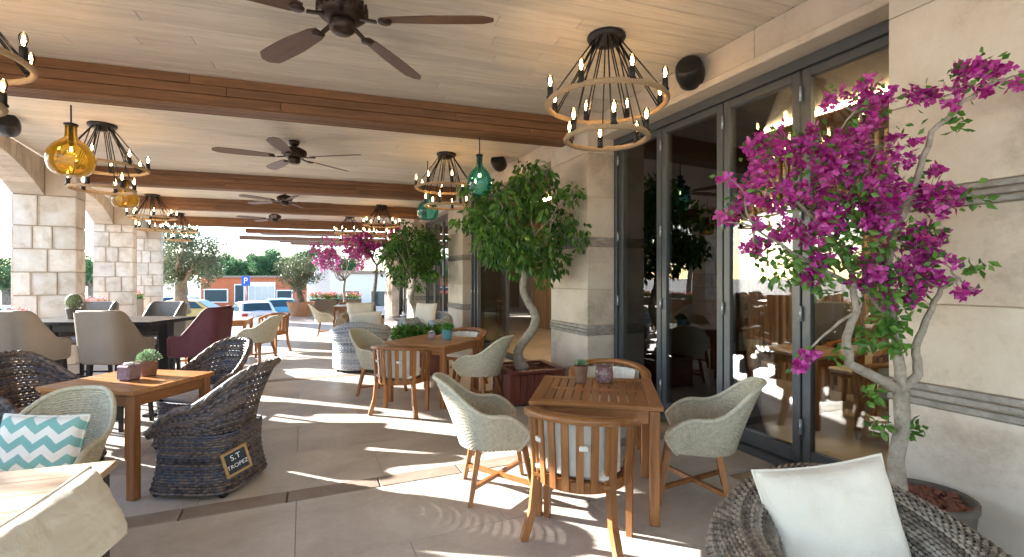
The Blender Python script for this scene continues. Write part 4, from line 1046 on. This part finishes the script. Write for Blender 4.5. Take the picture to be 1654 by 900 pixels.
def table(label, loc, rz, wx, wy, slats, h=.75, name='teak_table', top='teaktop', leg='teak', grp='teak dining tables', plate=False):
    t = thing(name, label, 'table', loc, rz, grp); fw = .085
    if slats:
        for sy in (-1, 1): b = MB(); b.box((0, sy * (wy / 2 - fw / 2), h - .014), (wx, fw - .003, .028), .004); b.build('top_frame', M['teakx'], t)
        for sx in (-1, 1): b = MB(); b.box((0, 0, 0), (wy - 2 * fw, fw - .003, .028), .004); o = b.build('top_frame', M['teakx'], t); o.location = (sx * (wx / 2 - fw / 2), 0, h - .014); o.rotation_euler[2] = pi / 2
        inner = wx - 2 * fw; w_ = inner / slats; L = (wy - 2 * fw - .006) ; b = MB(); b.box((0, 0, 0), (L / 2 - .03, w_ - .009, .022), .003); me = b.mesh('slat', M['teakx'])
        for k in range(slats):
            for sy in (-1, 1):
                o = link('slat', me, t, (-inner / 2 + w_ * (k + .5), sy * (L / 4 + .012), h - .013), pi / 2)
        b = MB(); b.box((0, 0, h - .014), (inner - .004, .075, .026), .003); b.build('centre_rail', M['teakx'], t)
    else:
        n = 6; w_ = wy / n
        for k in range(n): b = MB(); b.box((0, -wy / 2 + w_ * (k + .5), h - .015), (wx, w_ - .0012, .03), .0015); b.build('top_board', M[top], t)
    for sx in (-1, 1):
        for sy in (-1, 1): b = MB(); b.box((sx * (wx / 2 - .05), sy * (wy / 2 - .05), (h - .03) / 2), (.062, .062, h - .032), .005); b.build('leg', M[leg], t)
    for sy in (-1, 1): b = MB(); b.box((0, sy * (wy / 2 - .045), h - .075), (wx - .17, .022, .085), .003); b.build('apron', M['teakx'] if leg == 'teak' else M[leg], t)
    for sx in (-1, 1): b = MB(); b.box((0, 0, 0), (wy - .17, .022, .085), .003); o = b.build('apron', M['teakx'] if leg == 'teak' else M[leg], t); o.location = (sx * (wx / 2 - .045), 0, h - .075); o.rotation_euler[2] = pi / 2
    if plate: b = MB(); b.lathe([(.022, 0), (.02, .004), (0, .004)], 14, (0, -wy / 2 + .034, h - .075), False, Matrix.Rotation(R(90), 3, 'X') @ Matrix.Scale(.5, 3, (0, 1, 0))); b.build('maker_plate', M['darkpot'], t)
    return t
def pot(mb, r0, r1, h): mb.lathe([(r0, 0), (r0 * 1.02, .004), (r1, h - .008), (r1 * 1.03, h), (r1 * .9, h), (r1 * .86, h - .02), (0, h - .02)], 20)
def succulent(label, loc, r0, r1, h, potm, kind, seed, name='potted_succulent'):
    rng = random.Random(seed); t = thing(name, label, 'plant', loc); q = MB(); pot(q, r0, r1, h); q.build('pot', M[potm], t); q = MB()
    if kind == 'rosette':
        for ring in range(5):
            for k in range(9 - ring):
                a = k * 2 * pi / (9 - ring) + ring * .4; el = .25 + ring * .28; d = Vector((cos(a) * cos(el), sin(a) * cos(el), sin(el))); l = r1 * (1.25 - ring * .12)
                x = d.cross(Vector((0, 0, 1))).normalized(); up = x.cross(d); c = Vector((0, 0, h + .005))
                q.add([c, c + d * l * .6 + x * l * .24 - up * .008, c + d * l + up * .006, c + d * l * .6 - x * l * .24 - up * .008, c + d * l * .55 + up * .012], [(0, 1, 4), (1, 2, 4), (2, 3, 4), (3, 0, 4), (0, 3, 2, 1)])
        mm = 'succ'
    elif kind == 'cactus':
        n = 18; pr = []
        for i in range(12): a = pi * i / 11; pr.append((max(.0, r1 * 1.05 * sin(a)), h + r1 * 1.1 - r1 * 1.2 * cos(a)))
        q.lathe(pr, 22); mm = 'cactus'
        sp_ = MB()
        for i in range(260): v = rv(rng).normalized(); c = Vector((0, 0, h + r1 * 1.1)) + Vector((v.x * r1 * 1.05, v.y * r1 * 1.05, v.z * r1 * 1.2)); leaf(sp_, c, v + rv(rng) * .4, rv(rng), .022, .003)
        sp_.build('spines', M['paint'], t)
    else:
        for i in range(260):
            v = rv(rng); v.z = abs(v.z); c = Vector((v.x * r1 * 1.2, v.y * r1 * 1.2, h - .01 + v.z * r1 * 1.25)); leaf(q, c, v + rv(rng) * .5 + Vector((0, 0, .3)), rv(rng), r1 * .42, r1 * .26)
        mm = 'succ' if kind == 'bunch' else 'herb'
    q.build('leaves', M[mm], t); return t
def candle(label, loc, rz, s_, h, mt, square):
    t = thing('candle_holder', label, 'candle holder', loc, rz)
    q = MB()
    if square: q.box((0, 0, h / 2), (s_, s_, h), .012)
    else: q.lathe([(s_ * .42, 0), (s_ * .5, .01), (s_ * .52, h * .5), (s_ * .48, h), (s_ * .42, h), (s_ * .42, h * .6), (0, h * .6)], 20)
    q.build('glass_cup', M[mt], t)
    q = MB(); q.lathe([(s_ * .3, 0), (s_ * .3, .012), (0, .014)], 14, (0, 0, h * (1.0 if square else .6) + .001)); q.build('wax', M['white'], t)

# ---- table in front at the right
T1 = Vector((.6, 3.46, 0)); r1_ = R(-11)
table('slatted teak table in front, at the right with four chairs', T1, r1_, .84, .84, 11)
def on(T, rz, x, y, z): return T + Matrix.Rotation(rz, 3, 'Z') @ Vector((x, y, z))
p = at(940, 623, 3.62); succulent('small grey-green rosette in a brown clay pot on the slatted table', (p.x, 3.66, .752), .035, .052, .13, 'brownpot', 'rosette', 1)
p = at(976, 620, 3.7); candle('round dark mosaic candle glass on the slatted table', (p.x, 3.70, .752), 0, .13, .12, 'candle2', False)
TK.place('front slatted teak chair seen from behind at the near table', (.42, 2.92, 0), R(-26))
TK.place('slatted teak chair on the far side of the near table', (.84, 4.17, 0), R(170))
PK.place('pale woven armchair at the left of the near table', (-.16, 3.52, 0), R(-80))
PK.place('pale woven armchair at the right of the near table, by the glass doors', (1.34, 3.42, 0), R(72))
# ---- second table at the right
T2 = Vector((-1.0, 6.22, 0)); r2_ = R(-25)
table('teak table in the middle beside the planter box', T2, r2_, .88, .88, 0)
succulent('green herb in a teal glazed pot on the middle teak table', on(T2, r2_, .12, .12, .752), .06, .07, .12, 'bluepot', 'herb', 2, 'potted_herb')
candle('small clear-brown candle glass on the middle teak table', on(T2, r2_, -.06, .03, .752), .2, .09, .09, 'candle', True)
TK.place('slatted teak chair seen from behind at the middle table', (-1.27, 5.58, 0), R(-14))
TK.place('teak chair on the far side of the middle table', (-.72, 6.98, 0), R(155))
PK.place('pale woven armchair at the left of the middle table', (-1.78, 6.45, 0), R(-110))
PK.place('pale woven armchair right of the middle table, by the planter box', (-.37, 5.98, 0), R(65))
# ---- table at the left with dark wicker chairs
T3 = Vector((-2.94, 3.74, 0)); r3_ = R(-10)
table('teak table at the left among dark wicker armchairs', T3, r3_, .82, .72, 0, .765, plate=True)
succulent('bushy green succulent in a brown pot on the left teak table', (-2.90, 3.86, .767), .05, .062, .125, 'brownpot', 'bunch', 3)
candle('square mauve candle glass on the left teak table', (-2.93, 3.70, .767), R(-10), .115, .115, 'candle', True)
d1 = DK.place('dark wicker armchair with a chalkboard sign on its back', (-2.27, 3.66, 0), R(88))
DK.place('dark wicker armchair on the far side of the left teak table', (-2.92, 4.55, 0), R(165))
DK.place('dark wicker armchair at the left side of the left teak table', (-3.78, 3.92, 0), R(-100))
sg = thing('chalkboard_sign', 'small wood-framed chalkboard sign reading ST TROPEZ on a wicker chair', 'sign', on(Vector((-2.22, 3.72, 0)), R(84), -.02, -.335, .27))
sg.rotation_euler = (R(-6), R(-14), R(56)); sg.location = (-1.955, 3.43, .25); sg.scale = (.8,) * 3
# board faces local -y
q = MB(); q.box((0, 0, 0), (.19, .012, .19)); q.build('board', M['chalk'], sg)
for (x, z, dx, dz) in ((0, .1, .225, .022), (0, -.1, .225, .022), (.1, 0, .022, .178), (-.1, 0, .022, .178)): q = MB(); q.box((x, -.002, z), (dx, .024, dz), .003); q.build('frame_strip', M['frame'], sg)
text('lettering', 'S.T', .07, M['signw'], sg, (0, -.0075, .04), (pi / 2, 0, 0), .0005); text('lettering', 'TROPEZ', .05, M['signw'], sg, (0, -.0075, -.035), (pi / 2, 0, 0), .0005)
# ---- foreground left: weathered table, pale chair, cushion chair
T4 = Vector((-1.73, 2.12, 0)); r4_ = R(20)
ctr = T4 + Matrix.Rotation(r4_, 3, 'Z') @ Vector((-.45, -.45, 0))
table('weathered wood table with black legs in the bottom left corner', ctr, r4_, .9, .9, 0, .75, 'wood_table', 'greytop', 'black', None)
PK.place('pale woven armchair with a chevron cushion at the left', (-2.66, 2.72, 0), R(190))
def chevron():
    m, t, b = mat('chevron_fabric'); tc = t.nodes.new('ShaderNodeTexCoord'); sp_ = t.nodes.new('ShaderNodeSeparateXYZ'); t.links.new(tc.outputs['Object'], sp_.inputs[0])
    def mth(op, a, b_=None):
        n = t.nodes.new('ShaderNodeMath'); n.operation = op
        for i, q in enumerate((a, b_)):
            if q is None: continue
            if isinstance(q, (int, float)): n.inputs[i].default_value = q
            else: t.links.new(q, n.inputs[i])
        return n.outputs[0]
    zz = mth('PINGPONG', mth('ADD', sp_.outputs['X'], 5.0), .055); st = mth('FRACT', mth('MULTIPLY', mth('ADD', mth('ADD', sp_.outputs['Z'], mth('MULTIPLY', zz, .85)), 5.0), 10.5)); sel = mth('GREATER_THAN', st, .5)
    t.links.new(ramp(t, sel, [(0.4, (.74, .74, .70)), (.6, (.20, .42, .40))]), b.inputs['Base Color']); b.inputs['Roughness'].default_value = .9
    bump(t, b, nz(t, coords(t, (1, 1, 1)), 6), .5, .03); return m
M['chev'] = chevron()
cp = at(66, 716, 2.62)
cushion('teal and white chevron cushion in a pale armchair', cp, (R(-14), R(3), R(8)), .42, .30, .13, M['chev'], 3)
# cream padded chair seen from behind its backrest
a_ = Vector((-1.60, 1.90, 0)); b_ = Vector((-1.43, 1.22, 0)); dv = (b_ - a_).normalized(); cc = (a_ + b_) / 2; rzc = math.atan2(dv.y, dv.x)
ch = thing('cushioned_chair', 'cream padded chair back in the bottom left corner', 'chair', cc, rzc)
pb = pillow(.74, .30, .17, 41, 8); o = pb.build('back_cushion', M['cream'], ch); o.location = (0, 0, .665); o.rotation_euler = (R(24), 0, 0)
o = pillow_piping(.74, .30, .008).build('piping', M['cream'], ch); o.location = (0, 0, .665); o.rotation_euler = (R(24), 0, 0)
b = MB(); b.bar((-.33, .03, .56), (.33, .03, .56), .05, .03); b.build('back_rail', M['teakx'], ch)
b = MB(); b.box((0, -.27, .44), (.6, .5, .1), .03); b.build('seat_cushion', M['cream'], ch)
for sx in (-1, 1):
    b = MB(); b.bar((sx * .27, .0, 0), (sx * .27, -.01, .5), .045, .045, (0, 1, 0)); b.build('leg', M['teak'], ch); b = MB(); b.bar((sx * .27, -.48, 0), (sx * .27, -.48, .40), .04, .04, (0, 1, 0)); b.build('leg', M['teak'], ch)
b = MB(); b.box((0, -.24, .365), (.58, .5, .05), .005); b.build('seat_frame', M['teakx'], ch)
# ---- foreground right lounge chair
lounge_proto(M['greyw'], 'grey-brown wicker lounge chair in the bottom right corner', (1.12, 1.52, 0), R(170), dense=1.5)
cushion('large cream cushion in the wicker lounge chair at the bottom right', at(1348, 850, 1.68) + Vector((0, 0, -.02)), (R(-12), R(-10), R(-6)), .44, .46, .17, M['white'], 5)
# ---- bar stools and high table at the left
def stool_proto(lea):
    t = thing('bar_stool', '', 'bar stool', group='upholstered bar stools')
    def rp(s, hw, arm, rc):   # flat back, rounded corners, straight sides
        fl_ = hw - rc; L = 2 * arm + pi * rc + 2 * fl_; d = s * L
        if d < arm: return -hw, arm - rc - d, 1 - d / arm
        d -= arm
        if d < pi * rc / 2: a = d / rc; return -hw + rc * (1 - cos(a)), -rc - rc * sin(a), 0
        d -= pi * rc / 2
        if d < 2 * fl_: return -fl_ + d, -2 * rc, 0
        d -= 2 * fl_
        if d < pi * rc / 2: a = d / rc; return fl_ + rc * sin(a), -rc - rc * cos(a), 0
        d -= pi * rc / 2; return hw, -rc + d, d / arm
    def sh(off, z0=.70):
        def f(i, j):
            x, y, fr_ = rp(i, .20 + off, .32, .08 + off); H = 1.20 - .31 * min(1, fr_ * 1.5) ** .9; return Vector((x * (1 + .05 * j), y - .06 - .05 * j * (1 - fr_), z0 + (H - z0) * j))
        return f
    b = MB(); b.grid(sh(.03), 40, 8); b.grid(sh(-.015), 40, 8)
    top = [(sh(.03)(i / 39, 1) + sh(-.015)(i / 39, 1)) / 2 for i in range(40)]; b.tube(top, .0235, 8)
    for e in (0, 1): b.tube([(sh(.03)(e, k / 7) + sh(-.015)(e, k / 7)) / 2 for k in range(8)], .0235, 8)
    b.tube([(sh(.03)(i / 39, 0) + sh(-.015)(i / 39, 0)) / 2 for i in range(40)], .0235, 8); b.build('backrest', lea, t)
    b = MB(); b.box((0, .0, .735), (.38, .40, .10), .035); b.build('seat', lea, t)
    for sx in (-1, 1):
        for sy in (-1, 1): b = MB(); b.bar((sx * .165, sy * .16, .69), (sx * .195, sy * .19, 0), .04, .04, (0, 1, 0), .03, .03); b.build('leg', M['black'], t)
        b = MB(); b.bar((sx * .187, -.18, .25), (sx * .187, .18, .25), .02, .025); b.build('footrest', M['black'], t)
    for sy in (-1, 1): b = MB(); b.bar((-.185, sy * .18, .28), (.185, sy * .18, .28), .02, .025); b.build('footrest', M['black'], t)
    return t
SK = Kind(stool_proto(M['taupe']))
SK.place('taupe leather bar stool seen from behind at the left edge', (-5.0, 5.05, 0), R(-6))
SK.place('taupe leather bar stool seen from behind, second from the left', (-4.1, 5.05, 0), R(-4))
GK = Kind(stool_proto(M['greylea']))
GK.place('grey leather bar stool at the far right side of the high table', (-4.68, 6.35, 0), R(176))
GK.place('grey leather bar stool at the far side beside the cactus', (-5.6, 6.35, 0), R(184))
VK = Kind(stool_proto(M['purple']))
VK.place('plum red bar stool turned sideways at the end of the high table', (-3.55, 5.45, 0), R(95))
ht = thing('high_table', 'dark high bar table between the bar stools', 'table', (-4.72, 5.65, 0), R(0))
for k in range(5): b = MB(); b.box((0, -.32 + .16 * k, 1.045), (1.6, .157, .04), .004); b.build('top_board', M['black'], ht)
for sx in (-1, 1):
    b = MB(); b.box((sx * .68, 0, .51), (.11, .11, 1.02), .006); b.build('leg', M['black'], ht); b = MB(); b.box((sx * .68, 0, .015), (.12, .6, .03), .004); b.build('foot_plate', M['black'], ht)
b = MB(); b.box((0, 0, .96), (1.25, .08, .1), .005); b.build('apron', M['black'], ht)
succulent('round spiny cactus in a pot on the high bar table', (-5.12, 5.65, 1.066), .055, .075, .12, 'darkpot', 'cactus', 6, 'potted_cactus')
# ---- group behind the bar stools
T5 = Vector((-5.5, 9.3, 0)); table('far teak table behind the plum bar stool', T5, R(20), .85, .85, 0)
PK.place('pale woven armchair right of the far teak table', (-4.68, 9.0, 0), R(80)); PK.place('pale woven armchair behind the plum bar stool', (-5.55, 8.4, 0), R(10))
TK.place('teak chair behind the far teak table', (-5.0, 10.1, 0), R(150)); PK.place('pale woven armchair on the left of the far teak table', (-6.35, 9.5, 0), R(-80))
# ---- lounge group, middle distance
lounge_proto(M['bluew'], 'blue-grey wicker lounge chair in the middle distance', (-2.58, 8.2, 0), R(10), dense=.8, wid=.42)
cushion('white cushion on the blue-grey wicker lounge chair', (-2.5, 8.25, .80), (R(10), 0, R(12)), .55, .34, .16, M['white'], 7)
lounge_proto(M['brownw'], 'brown wicker lounge chair behind the blue-grey one', (-3.35, 10.6, 0), R(-160), dense=.7, wid=.42)
cushion('cream cushion in the brown wicker lounge chair', (-3.4, 10.85, .76), (R(-10), 0, R(20)), .6, .45, .18, M['cream'], 9)
lounge_proto(M['bluew'], 'far wicker lounge chair beside the second ficus', (-1.72, 10.0, 0), R(150), dense=.7, wid=.42)
cushion('white cushion in the far lounge chair by the second pillar', (-1.83, 10.22, .78), (R(-12), 0, R(-30)), .55, .45, .16, M['white'], 10)
lp = thing('leafy_planter', 'low planter of dense green leaves behind the middle table', 'planter', (-1.42, 7.75, 0), R(10))
b = MB(); b.box((0, 0, .27), (.8, .32, .54), .01); b.build('box_body', M['mahog'], lp); rng = random.Random(3); b = MB()
for i in range(1500): c = Vector((rng.uniform(-.44, .44), rng.uniform(-.2, .2), .52 + rng.random() ** 1.4 * .22)); leaf(b, c, rv(rng) + Vector((0, 0, .3)), rv(rng), .09, .05)
b.build('leaves', M['ficus'], lp)
PK.place('far pale armchair near the terracotta bowl', (-5.0, 12.9, 0), R(-70)); PK.place('far pale armchair under the pink bougainvillea', (-4.0, 12.6, 0), R(100))
T6 = Vector((-4.6, 13.7, 0)); table('small far teak table under the bougainvilleas', T6, R(10), .8, .8, 0)
TK.place('far teak chair under the bougainvilleas', (-4.9, 14.5, 0), R(190))
# ---- dining room furniture behind the glass
t6 = WP(-1.5, 1.9); table('dark table inside the dining room behind the glass doors', t6, WA, .8, .8, 0, .75, 'dining_table', 'greytop', 'teak', None)
for k, (u, d, rr) in enumerate([(-2.3, 1.9, 0), (-.75, 1.95, 180), (-1.5, 2.75, 90)]): TK.place(['teak chair inside the dining room nearest the stone pier', 'teak chair inside beside the log stack', 'teak chair inside on the far side of the table'][k], WP(u, d), WA + R(rr))
for k, (u, d) in enumerate([(-2.6, 3.6), (-1.7, 3.6), (-.8, 3.6), (2.6, 2.6), (3.4, 2.6)]): GK.place(['first', 'second', 'third', 'fourth', 'fifth'][k] + ' dark bar stool inside the dining room, counted from the stone pier', WP(u, d), WA + R(-90))
